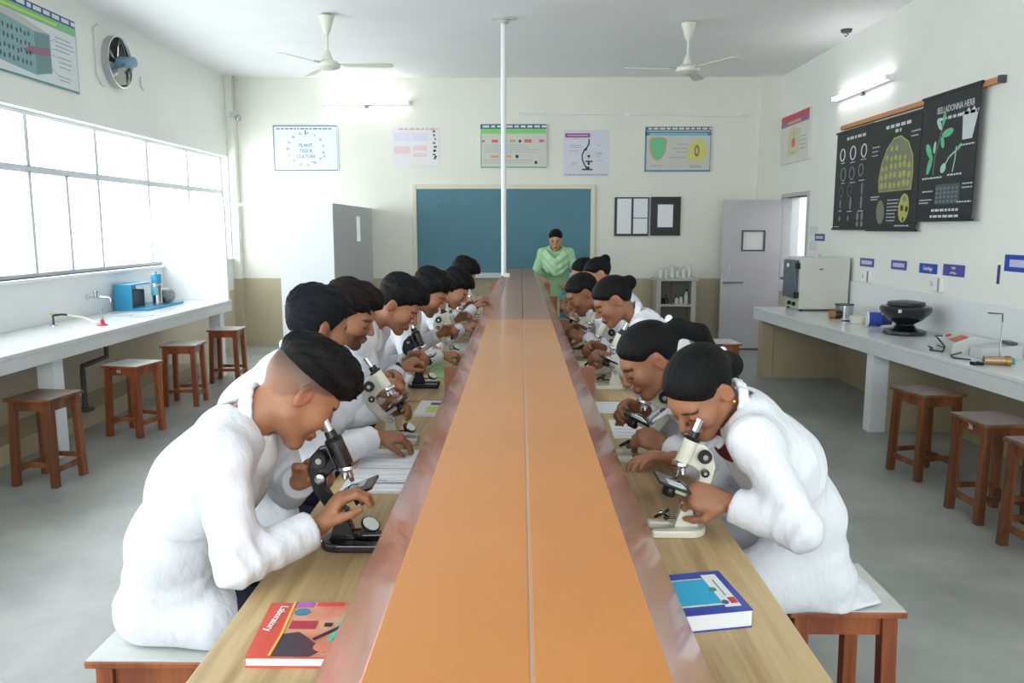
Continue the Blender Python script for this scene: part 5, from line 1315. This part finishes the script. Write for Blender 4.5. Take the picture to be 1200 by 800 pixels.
# ------------------------------------------------------------------ left counter things
CZ = .85
M_BLUEP = mat('blue machine paint', (48, 150, 192), .4); M_BLUED = mat('dark blue paint', (30, 50, 130), .4)
t = thing('blue_pump', 'bright blue vacuum pump unit on the far left counter', 'machine', (-3.78, 8.1, CZ))
MB().box(-.17, .16, -.42, .40, 0, .022).build('base_plate', M_BLUEP, t, bevel=.003)
q = MB(); q.box(-.17, .0, -.42, -.40, .022, .24); q.box(-.17, -.15, -.40, .0, .022, .24); q.box(-.17, .0, -.42, .0, .24, .255); q.build('hood', M_BLUEP, t, bevel=.003)
MB().box(-.12, -.03, -.34, -.08, .022, .19).build('belt_guard', mat('belt black blue', (24, 40, 66), .4), t, bevel=.004)
MB().box(.02, .06, -.05, .05, .12, .21).build('valve_block', mat('valve pale blue', (120, 200, 226), .4), t, bevel=.004)
MB().lathe([(0,.022), (.05,.022), (.05,.20), (.06,.21), (.045,.24), (0,.24)], (.03,.07,0), n=18).build('cylinder', M_STEEL, t, smooth=True)
MB().lathe([(0,.24), (.048,.24), (.05,.25), (.05,.32), (.04,.335), (.01,.335), (.01,.355), (0,.355)], (.03,.07,0), n=18).build('air_filter', M_BLUEP, t, smooth=True)
MB().lathe([(0,-.07), (.06,-.07), (.075,-.05), (.075,.06), (.055,.08), (0,.085)], (.06,.20,.10), (0,1,0), n=20).build('motor', mat('motor grey', (150, 154, 156), .4, noise=.3, nscale=40), t, smooth=True)
MB().cyl((.05,.10,.06), (.05,.16,.06), .035, n=14).build('coupling', M_BLUED, t, smooth=True)
t = thing('wall_tap', 'chrome tap projecting from the left tiled wall', 'tap', (XL+.014, 7.27, 1.02))
MB().cyl((0,0,0), (.012,0,0), .03, n=14).build('flange', M_CHROME, t); MB().tube([(.01,0,0), (.10,0,.0), (.2,0,-.005), (.215,0,-.02), (.215,0,-.04)], .011, 10).build('spout', M_CHROME, t, smooth=True); MB().lathe([(0,0), (.014,0), (.014,.03), (.022,.035), (.022,.05), (0,.055)], (.08,0,.008), n=14).build('handle', M_CHROME, t, smooth=True)
t = thing('gas_tap', 'small dark gas tap with a pale hose on the left counter', 'tap', (-3.86, 6.50, CZ))
MB().cyl((0,0,0), (0,0,.01), .03, n=14).build('flange', M_STEEL, t); MB().cyl((0,0,.01), (0,0,.09), .009, n=10).build('riser', M_DGREY, t, smooth=True); MB().tube([(0,0,.085), (.06,.03,.09), (.09,.05,.085)], .009, 8).build('nozzle', M_BLACK, t, smooth=True); MB().box(-.012, .012, -.03, .03, .092, .104).build('lever', mat('tap yellow', (220, 190, 70), .4), t, bevel=.003)
tag(MB().tube([(-3.77, 6.55, CZ+.085), (-3.66, 6.62, CZ+.05), (-3.56, 6.60, CZ+.012), (-3.50, 6.56, CZ+.02)], .009, 8).build('gas_hose', mat('hose cream', (224, 222, 200), .5), smooth=True), 'pale rubber hose from the gas tap to the red burner', 'hose')
t = thing('bunsen_burner', 'bunsen burner with a pink-red base on the left counter', 'burner', (-3.47, 6.53, CZ))
MB().lathe([(0,0), (.042,0), (.042,.008), (.02,.02), (.012,.05), (0,.05)], n=18).build('base', mat('burner red', (206, 50, 80), .35), t, smooth=True); MB().cyl((0,0,.05), (0,0,.145), .007, n=10).build('barrel', M_STEEL, t, smooth=True); MB().cyl((0,0,.055), (0,0,.075), .011, n=12).build('air_collar', M_STEEL, t)
t = thing('sink', 'shallow white sink set in the left counter', 'sink', (-3.58, 7.25, CZ))
MB().lathe([(.15,0), (.19,0), (.19,.006), (.165,.006), (.15,.001)], n=28).build('rim', M_MARBLE, t, smooth=True); MB().lathe([(0,.0005),(.15,.0005),(.15,.0015),(0,.001)], n=28).build('bowl', mat('sink shade', (206, 210, 212), .25), t); MB().cyl((0,0,.001), (0,0,.004), .02, n=12).build('drain', M_STEEL, t)
t = thing('drain_pipe', 'dark drain pipe hanging below the left counter', 'pipe', (-3.62, 6.45, .0))
MB().tube([(.05,.3,.75), (.05,.3,.55), (.0,.0,.52), (.0,0,.48), (.0,0,.16)], .022, 8).build('pipe', M_DGREY, t, smooth=True); MB().box(-.05, .05, -.05, .05, .14, .165).build('collar', M_DGREY, t)

# ------------------------------------------------------------------ back right: shelf unit with glassware
CX0, CX1, CYf, CYb = 1.83, 2.36, 10.72, 11.05
t = thing('shelf_unit', 'grey open shelf unit against the back wall right of the students', 'shelf', ((CX0+CX1)/2, (CYf+CYb)/2, 0))
MCAB = mat('shelf grey paint', (186, 184, 176), .5)
for x in (CX0, CX1-.06): B(x, x+.06, CYf, CYb, 0, .97).build('side_panel', MCAB, t, world=True)
B(CX0+.06, CX1-.06, CYb-.02, CYb, .02, .97).build('back_panel', mat('shelf back', (132, 126, 116), .6), t, world=True)
for z in (.02, .30, .60): B(CX0+.06, CX1-.06, CYf+.01, CYb-.02, z, z+.03).build('shelf_board', MCAB, t, world=True)
B(CX0-.03, CX1+.03, CYf-.02, CYb, .945, .985).build('top_board', MCAB, t, world=True, bevel=.003)
B(CX0+.20, CX0+.215, CYf+.05, CYf+.065, .63, .945).build('divider_rod', mat('brown rod', (96, 60, 52), .5), t, world=True)
MG2 = mat('bottle glass', (210, 216, 210), .15); MDB = mat('dark bottle', (50, 42, 36), .25)
def bottle(label, x, y, z, r, h, m, capm, grp):
    t = thing('reagent_bottle', label, 'bottle', (x, y, z), group=grp)
    MB().lathe([(0,0), (r,0), (r,h*.6), (r*.45,h*.75), (r*.45,h*.85), (0,h*.85)], n=14).build('body', m, t, smooth=True); MB().lathe([(0,h*.85), (r*.55,h*.85), (r*.55,h), (0,h)], n=12).build('stopper', capm, t, smooth=True)
gl = ['leftmost', 'second', 'third', 'fourth', 'fifth', 'rightmost']
for k in range(6): bottle(gl[k] + ' pale glass bottle standing on top of the shelf unit', CX0+.07+.078*k, CYf+.12+.02*(k%2), .985, .030, .13+.02*(k%3), MG2, M_LGREY, 'glassware on top of the shelf unit')
for k, (x, hh, m) in enumerate([(.10,.08,MDB), (.15,.12,MDB), (.29,.10,MG2), (.35,.12,MG2), (.42,.20,MG2)]):
    bottle(['low dark bottle at the left', 'second dark bottle', 'short pale bottle', 'pale jar beside the tall bottle', 'tall pale bottle at the right'][k] + ' on the upper shelf', CX0+x, CYf+.10, .63, .028, hh, m, M_BLACK, 'bottles on the upper shelf')
for k, (x, hh, m) in enumerate([(.11,.07,MDB), (.18,.06,MDB), (.30,.08,MG2), (.36,.09,MDB), (.41,.07,MG2)]):
    bottle(['leftmost squat dark bottle', 'second squat dark bottle', 'squat pale bottle in the middle', 'dark bottle near the right end', 'pale bottle at the right end'][k] + ' on the lower shelf', CX0+x, CYf+.10, .33, .030, hh, m, M_LGREY, 'bottles on the lower shelf')

# ------------------------------------------------------------------ right wall: poster, hanging charts, signs, switches
def rw(name, label, y_far, y_near, z0, z1, m, thick, cat='poster', group=None): return poster(name, label, y_far-y_near, z1-z0, (XR, y_far, z0), (0,-1,0), m, thick, group, cat)
p = rw('wall_poster', 'small chart with red and purple heading beside the door', 11.02, 9.97, 2.485, 3.10, PM('chart grey', (216, 214, 206)), .03); w, h = 1.05, .615
flat(p, 'title_strip', rects=[(0, w, h-.07, h)], m=PM('strip red', (198, 62, 84))); flat(p, 'subtitle_strip', rects=[(0, w, h-.14, h-.07)], m=PM('strip plum', (142, 96, 140))); flat(p, 'subtitle', rects=[(.25,.75,h-.12,h-.09)], m=P_ORG, lift=2)
flat(p, 'plant_drawing', polys=[[(.28,.08),(.7,.1),(.75,.4),(.5,.45),(.3,.4)]], m=PM('plant pale', (206, 204, 164))); flat(p, 'flower', discs=[(.5,.25,.07,.06)], m=P_RED, lift=2); flat(p, 'stem', discs=[(.5,.36,.02,.04), (.48,.12,.08,.012)], m=P_GRN, lift=2); flat(p, 'notes', rects=textlines(.78,.98,.3,4,.05,.01,RN), m=P_INK)
M_SHEETK = mat('black chart cloth', (30, 34, 38), .45, noise=.2, nscale=5, bump=.15, bscale=5)
M_PWHITE = PM('chart white', (206, 212, 214)); M_PGREY = PM('chart grey print', (120, 128, 132)); M_PGRN = PM('chart green', (96, 190, 140)); M_PYEL = PM('chart yellow', (176, 176, 84)); M_PBUFF = PM('chart buff', (122, 124, 104))
t = tag(B(XR-.05, XR-.004, 6.05, 8.95, 2.70, 2.745).build('chart_rail', mat('rail wood', (196, 138, 88), .5), bevel=.003), 'wooden rail from which the three black charts hang', 'rail')
B(XR-.052, XR-.003, 6.03, 6.06, 2.695, 2.75).build('end_cap', M_DGREY, t, world=True)
def chart(label, yf, yn, z0, z1, off):
    w = yf-yn; h = z1-z0
    p = poster('hanging_chart', label, w, h, (XR-off, yf, z0), (0,-1,0), M_SHEETK, .006, 'black hanging charts', 'chart')
    MB().box(-.02, w+.02, h-.008, h+.012, -.006, .014).build('top_batten', M_BLACK, p); MB().box(-.02, w+.02, -.012, .008, -.006, .014).build('bottom_batten', M_BLACK, p)
    return p, w, h
p, w, h = chart('leftmost black hanging chart with rows of small white diagrams', 9.05, 8.15, 1.64, 2.67, .03)
flat(p, 'heading', rects=textlines(w*.3, w*.85, h-.08, 1, .03, .03, RN), m=M_PWHITE)
def rings(c, m, name):
    q = MB()
    for (x, y, r) in c:
        q.tube([(x+r*math.cos(2*PI*i/18), y+r*1.05*math.sin(2*PI*i/18), .0066) for i in range(19)], .008, 5)
    o = q.build(name, m, p); o['kind'] = 'stuff'; return o
rings([(w*.2,h-.24,.06), (w*.5,h-.24,.065), (w*.8,h-.24,.06)], M_PWHITE, 'cell_diagrams'); rings([(w*.25,h-.45,.065), (w*.5,h-.45,.06), (w*.75,h-.43,.055)], M_PGREY, 'cell_diagrams')
rings([(w*.22,h-.63,.05), (w*.46,h-.63,.055)], PM('chart dim', (80, 96, 92)), 'cell_diagrams')
flat(p, 'spindle', discs=[(w*.8,h-.62,.022,.065)], m=M_PGREY); flat(p, 'spindle', discs=[(w*.2,h-.76,.018,.05), (w*.5,h-.76,.025,.07), (w*.8,h-.76,.025,.07)], m=M_PGREY)
flat(p, 'daughter_cells', discs=[(w*.2,h-.92,.022,.03), (w*.45,h-.92,.022,.03), (w*.72,h-.9,.03,.045), (w*.84,h-.9,.03,.045), (w*.72,h-.98,.03,.03), (w*.84,h-.98,.03,.03)], m=M_PGREY)
flat(p, 'captions', rects=[(w*.15,w*.27,h-.33,h-.322), (w*.42,w*.56,h-.34,h-.332), (w*.72,w*.86,h-.33,h-.322), (w*.2,w*.3,h-.545,h-.537), (w*.45,w*.6,h-.55,h-.542), (w*.7,w*.85,h-.54,h-.532), (w*.15,w*.25,h-.84,h-.832), (w*.42,w*.55,h-.85,h-.842), (w*.72,w*.86,h-.85,h-.842), (w*.05,w*.2,h-1.01,h-1.003)], m=M_PWHITE)
p, w, h = chart('middle black hanging chart with a big yellowish dotted stem section', 8.12, 7.14, 1.63, 2.66, .045)
flat(p, 'heading', rects=textlines(w*.3, w*1.0, h-.07, 1, .03, .03, RN)+textlines(w*.5, w*.65, h-.12, 1, .03, .03, RN), m=M_PWHITE)
dome = [(w*.22,.36),(w*.20,.48),(w*.24,.62),(w*.34,.76),(w*.48,.85),(w*.62,.86),(w*.78,.79),(w*.88,.66),(w*.9,.5),(w*.88,.36)]
flat(p, 'section_rim', polys=[dome], m=M_PYEL); flat(p, 'section', polys=[[(w*.55+(x-w*.55)*.95, .36+(y-.36)*.96+.006) for x, y in dome]], m=M_PBUFF, lift=2)
ds = [(w*(.27+.09*(k%7))+.02*RN.random(), .40+.085*(k//7)+.03*RN.random(), .024+.010*RN.random()) for k in range(32)]
ds = [d for d in ds if d[1] < .80 - 1.1*abs(d[0]-w*.55)*.9 + .06]
flat(p, 'bundles', discs=ds, m=M_PYEL, lift=3)
flat(p, 'small_section', discs=[(w*.28,.17,.085,.115,.15)], m=M_PBUFF); flat(p, 'bundle_detail', discs=[(w*.76,.20,.10,.13,-.15)], m=M_PYEL); flat(p, 'vessel', discs=[(w*.73,.20,.028), (w*.82,.19,.026), (w*.76,.10,.018)], m=M_SHEETK, lift=2); flat(p, 'phloem', discs=[(w*.77,.28,.03)], m=M_PGREY, lift=2)
flat(p, 'captions', rects=textlines(w*.42,w*.66,.28,7,.032,.01,RN)+textlines(w*.05,w*.25,.32,2,.025,.01,RN)+textlines(w*.02,w*.2,.80,3,.04,.01,RN)+textlines(w*.82,w*1.0,.87,2,.04,.01,RN)+textlines(w*.6,w*.95,.04,1,.03,.01,RN), m=M_PWHITE)
p, w, h = chart('rightmost black hanging chart with green leaves titled belladonna herb', 7.10, 6.24, 1.715, 2.735, .06)
text_mesh('heading', 'BELLADONNA HERB', .075, M_PWHITE, p, (w*.60, h-.13, .0066), (0,0,0), sx=.8); flat(p, 'subheading', rects=textlines(w*.3,w*1.15,h-.20,1,.03,.024,RN), m=M_PWHITE)
leaf_ = lambda cx, cy, L_, W_, a: (cx, cy, L_, W_, a)
flat(p, 'stem', lines=[[(w*.28,.37),(w*.29,.52),(w*.36,.66),(w*.42,.80)]], lr=.006, m=M_PGREY)
flat(p, 'leaf', discs=[leaf_(w*.20,.46,.085,.032,1.15)], m=M_PGRN, lift=2); flat(p, 'leaf', discs=[leaf_(w*.17,.58,.07,.035,2.2)], m=M_PGRN, lift=2); flat(p, 'leaf', discs=[leaf_(w*.50,.70,.085,.032,.15)], m=M_PGRN, lift=2); flat(p, 'leaf', discs=[leaf_(w*.34,.78,.06,.025,2.3)], m=PM('chart pale green', (170, 210, 190)), lift=2); flat(p, 'leaf', discs=[leaf_(w*.42,.63,.05,.025,-1.2)], m=M_PGRN, lift=3); flat(p, 'leaf', discs=[leaf_(w*.42,.82,.06,.022,1.4)], m=M_PGRN, lift=3); flat(p, 'flower', discs=[leaf_(w*.28,.60,.05,.02,1.4)], m=PM('chart pale green', (170, 210, 190)), lift=3)
flat(p, 'jar_drawing', polys=[[(w*.76,.62),(w*.92,.62),(w*1.0,.84),(w*.95,.83),(w*.92,.86),(w*.87,.83),(w*.83,.86),(w*.79,.83),(w*.74,.84)]], m=M_PWHITE)
flat(p, 'sprig', lines=[[(w*.46,.42),(w*.55,.50),(w*.70,.56)], [(w*.63,.38),(w*.66,.48),(w*.67,.58)]], lr=.007, m=PM('chart pale green', (170, 210, 190))); flat(p, 'sprig_flower', discs=[(w*.46,.42,.045,.035,.6)], m=PM('chart pale green', (170, 210, 190)), lift=2); flat(p, 'sprig_leaf', discs=[(w*.72,.57,.04,.016,.6)], m=M_PGRN, lift=2)
flat(p, 'section_block', rects=[(w*.35,w*.78,.13,.29)], m=PM('chart dim2', (72, 82, 88))); flat(p, 'section_cells', discs=[(w*(.38+.07*(k%6)), .15+.035*(k//6), .018, .010) for k in range(24)], m=M_PGREY, lift=2)
flat(p, 'captions', rects=textlines(w*.08,w*.5,.35,1,.03,.014,RN)+textlines(w*.55,w*.85,.36,1,.03,.014,RN)+textlines(w*.1,w*.3,.24,1,.03,.01,RN)+textlines(w*.05,w*.3,.17,2,.025,.01,RN)+textlines(w*.82,w*1.1,.28,2,.03,.01,RN)+textlines(w*.75,w*1.1,.14,1,.03,.012,RN)+textlines(w*.3,w*.85,.08,1,.03,.02,RN)+textlines(w*.28,w*.8,.03,1,.03,.02,RN)+textlines(w*.75,w*1.0,.58,1,.03,.012,RN), m=M_PWHITE, lift=3)
MSIGN = PM('sign violet', (84, 76, 160)); MSIGNB = PM('sign blue', (40, 72, 170)); MSIGND = PM('sign dark', (66, 66, 120))
def sign(label, yf, yn, z0, z1, m, lines, bars=0):
    p = rw('wall_sign', label, yf, yn, z0, z1, m, .006, 'sign', 'blue labels on the right wall'); w = yf-yn; h = z1-z0
    for k, s_ in enumerate(lines): text_mesh('lettering', s_, h*.62/len(lines), M_PAPER, p, (w/2, h*(.5+(len(lines)-1)*.22-.44*k), .0063), (0,0,0), sx=.85 if len(s_) < 9 else .7)
    if bars: flat(p, 'lettering', rects=[(w*.12, w*.88, h*.28, h*.72)], m=PM('sign pale', (196, 194, 226)))
sign('small dark violet label sign beside the door frame', 9.66, 9.36, 1.50, 1.58, MSIGND, (), 1)
sign('violet label sign above the oven corner, left of its twin', 8.34, 8.02, 1.26, 1.345, MSIGN, (), 1)
sign('violet label sign in the middle, with plain pale lettering strip', 7.64, 7.34, 1.265, 1.35, MSIGN, (), 1)
sign('blue wall sign reading centrifuge', 7.10, 6.80, 1.26, 1.345, MSIGNB, ('Centrifuge',))
sign('violet wall sign reading digital pH meter', 6.70, 6.38, 1.26, 1.355, MSIGN, ('Digital', 'pH Meter'))
sign('bright blue wall sign cut by the right frame edge', 5.86, 5.35, 1.34, 1.46, MSIGNB, (), 1)
sign('thin narrow violet strip on the wall left of the bright blue sign', 5.94, 5.91, 1.24, 1.38, MSIGND, ())
def switch(label, y, z, c):
    t = thing('switch_box', label, 'switch', (XR, y, z), group='switch boxes on the right wall')
    MB().box(-.04, -.001, -.08, .10, -.06, .06).build('box', M_WHITE, t, bevel=.003); MB().box(-.043, -.04, -.075, -.045, -.055, .055).build('side_strip', c, t); MB().box(-.043, -.04, .03, .07, -.02, .02).build('socket_plate', M_LGREY, t)
switch('white switch box with red strip beneath a violet sign', 8.12, 1.165, PM('strip maroon', (170, 90, 96))); switch('white switch box with tan strip above the black centrifuge', 6.75, 1.18, PM('strip tan', (180, 168, 110)))
t = thing('notice_paper', 'two pale paper notices taped near the door frame', 'notice', (XR, 9.72, 1.38)); 
for z in (.0, .17): MB().box(-.003, -.001, -.12, .12, z, z+.12).build('paper', mat('faint notice', (222, 224, 222), .6), t)

# ------------------------------------------------------------------ right counter things
RZ = .77
t = thing('lab_oven', 'cream laboratory oven with dark grey door at the counter end', 'oven', (3.22, 8.72, RZ))
MOV = mat('oven cream', (214, 214, 204), .4, noise=.05, nscale=5)
MB().box(-.25, .27, -.22, .23, .02, .57).build('cabinet', MOV, t, bevel=.006)
d = MB().box(-.295, -.252, -.17, .20, .13, .54).build('door', mat('oven door grey', (86, 100, 112), .35), t, bevel=.01); MB().box(-.305, -.295, .02, .06, .46, .50).build('door_badge', M_PAPER, d)
for z in (.17, .48): MB().box(-.30, -.255, -.215, -.17, z-.03, z+.03).build('hinge', M_BLACK, t, bevel=.004)
MB().cyl((-.30,.19,.33), (-.33,.19,.33), .018, n=12).build('latch', M_CHROME, t); MB().box(-.262, -.252, -.2, .21, .025, .115).build('control_panel', mat('panel greenish', (176, 196, 170), .4), t)
for y in (-.12, .02): MB().cyl((-.262,y,.07), (-.29,y,.07), .022, n=14).build('dial', M_BLACK, t)
for y in (-.2, .2):
    for x in (-.22, .24): MB().cyl((x,y,0), (x,y,.022), .018, n=10).build('foot', M_BLACK, t)
MB().box(-.05, -.01, -.2225, -.219, .44, .452).build('maker_plate', M_DGREY, t); MB().cyl((.0,.0,.57), (.0,.0,.60), .03, n=12).build('vent_cap', M_LGREY, t)
t = thing('steel_beaker', 'open steel pot behind the small black lens on the right counter', 'pot', (3.22, 7.92, RZ)); MB().lathe([(0,0), (.085,0), (.085,.125), (.09,.13), (.08,.13), (.078,.006), (0,.006)], n=22).build('pot_wall', M_STEEL, t, smooth=True); MB().lathe([(.082,.124), (.092,.124), (.092,.134), (.082,.134)], n=22).build('rim', M_BLACK, t)
t = thing('lens_tube', 'short black and brown tube lying before the steel pot', 'tube', (3.08, 7.80, RZ)); MB().cyl((-.055,0,.042), (.0,-.01,.042), .040, n=16).build('wood_ring', mat('ring brown', (170, 120, 70), .5), t, smooth=True); MB().cyl((.0,-.01,.042), (.05,-.02,.042), .042, n=16).build('tube_body', M_BLACK, t, smooth=True)
t = thing('tape_roll', 'cream round dish with dark handle on the right counter', 'dish', (3.17, 7.45, RZ)); MB().lathe([(0,0), (.085,0), (.09,.01), (.085,.06), (.075,.065), (0,.06)], n=20).build('dish', M_CREAM, t, smooth=True); MB().box(-.16, -.08, -.012, .012, .012, .026).build('handle', M_BLACK, t, bevel=.003)
t = thing('blue_torch', 'blue cylindrical device lying on the right counter', 'device', (3.25, 7.18, RZ)); MB().cyl((-.10,.02,.065), (.0,.0,.065), .062, .064, n=20).build('barrel', mat('device blue', (50, 76, 176), .35), t, smooth=True); MB().cyl((-.115,.024,.065), (-.10,.02,.065), .066, n=20).build('end_cap', M_WHITE, t, smooth=True); MB().cyl((.0,0,.06), (.09,-.02,.055), .05, .04, n=16).build('tail', mat('device blue dark', (38, 50, 110), .4), t, smooth=True)
t = thing('centrifuge', 'black bowl-shaped centrifuge on a round stand on the right counter', 'centrifuge', (3.22, 6.66, RZ)); t.scale = (1.1, 1.1, 1.1)
MB().lathe([(0,0), (.15,0), (.155,.01), (.15,.03), (.09,.045), (.065,.07), (.065,.085), (0,.085)], n=28).build('stand', M_BLACKM, t, smooth=True)
MB().lathe([(0,.08), (.07,.08), (.12,.11), (.175,.165), (.185,.195), (.175,.215), (.13,.225), (0,.23)], n=32).build('bowl', M_BLACKM, t, smooth=True)
MB().lathe([(0,.225), (.135,.225), (.13,.245), (.06,.255), (0,.256)], n=28).build('lid', M_BLACK, t, smooth=True); MB().obox((-.10,-.145,.19), (.035,.004,.012), Matrix.Rotation(math.radians(32), 3, 'Z')).build('maker_label', M_PAPER, t); MB().cyl((-.135,-.03,.035), (-.15,-.035,.035), .014, n=10).build('switch_knob', mat('knob green', (60, 130, 110), .4), t)
t = thing('ph_meter', 'white digital meter box with orange panel on the right counter', 'instrument', (3.22, 5.72, RZ), -.15)
q = MB(); q.prism([(-.16,0), (.14,0), (.14,.10), (-.02,.13), (-.16,.075)], (0,.16,0), (1,0,0), (0,0,1), .34); q.build('case', M_LGREY, t, bevel=.006)
MB().obox((-.095,-.10,.105), (.045,.055,.003), Matrix.Rotation(math.radians(-21), 3, 'Y')).build('orange_panel', mat('panel orange', (196, 92, 50), .4), t); MB().obox((-.10,.08,.103), (.016,.018,.006), Matrix.Rotation(math.radians(-21), 3, 'Y')).build('red_button', mat('button red', (190, 50, 50), .4), t); MB().box(-.165, -.155, -.05, .1, .02, .03).build('vent_slot', M_DGREY, t)
tag(MB().tube([(3.08, 5.80, RZ+.10), (3.0, 5.74, RZ+.11), (2.98, 5.66, RZ+.10), (3.0, 5.6, RZ+.05), (3.02, 5.66, RZ+.006), (2.97, 5.74, RZ+.006), (3.03, 5.82, RZ+.006), (3.05, 5.92, RZ+.006)], .006, 6).build('power_cord', M_BLACK, smooth=True), 'black looping cord around the digital meter', 'cord')
tag(MB().tube([(3.08, 5.53, RZ+.02), (2.98, 5.48, RZ+.006), (2.95, 5.38, RZ+.006), (3.02, 5.30, RZ+.006)], .005, 6).build('power_cord', M_BLACK, smooth=True), 'short black cord lying before the brass burner', 'cord')
t = thing('balance_stand', 'second low grey box with dark slots beside the digital meter', 'instrument', (3.25, 5.42, RZ), -.1); q = MB(); q.prism([(-.13,0), (.13,0), (.13,.10), (-.13,.065)], (0,.09,0), (1,0,0), (0,0,1), .18); q.build('case', M_LGREY, t, bevel=.005); MB().box(.06, .11, -.06, .06, .095, .115).build('grip', M_DGREY, t)
t = thing('retort_stand', 'thin steel rod stand with small clamp on the right counter', 'stand', (3.16, 5.22, RZ)); MB().box(-.06, .06, -.08, .05, 0, .012).build('base', M_STEEL, t, bevel=.003); MB().cyl((0,0,.012), (0,0,.27), .005, n=8).build('rod', M_STEEL, t, smooth=True); MB().tube([(-.10,0,.33), (-.04,0,.325), (-.005,0,.325), (0,0,.27)], .005, 6).build('clamp', M_DGREY, t)
t = thing('brass_burner', 'brass and copper burner lying on its side at the right counter', 'burner', (3.10, 5.12, RZ)); MB().cyl((-.09,.02,.03), (.03,-.01,.03), .028, n=16).build('barrel', mat('copper', (190, 160, 130), .3, metal=1.), t, smooth=True); MB().cyl((.03,-.01,.03), (.06,-.018,.03), .033, n=16).build('collar', mat('brass', (190, 150, 80), .35, metal=1.), t, smooth=True); MB().cyl((.06,-.018,.03), (.08,-.022,.03), .022, n=14).build('blue_end', M_BLUEP, t, smooth=True)
for k, x in enumerate((-.16, -.12)): MB().box(x-.014, x+.014, -.02, .03, 0, .022).build('foot_pad', M_BLACK, t, bevel=.003)
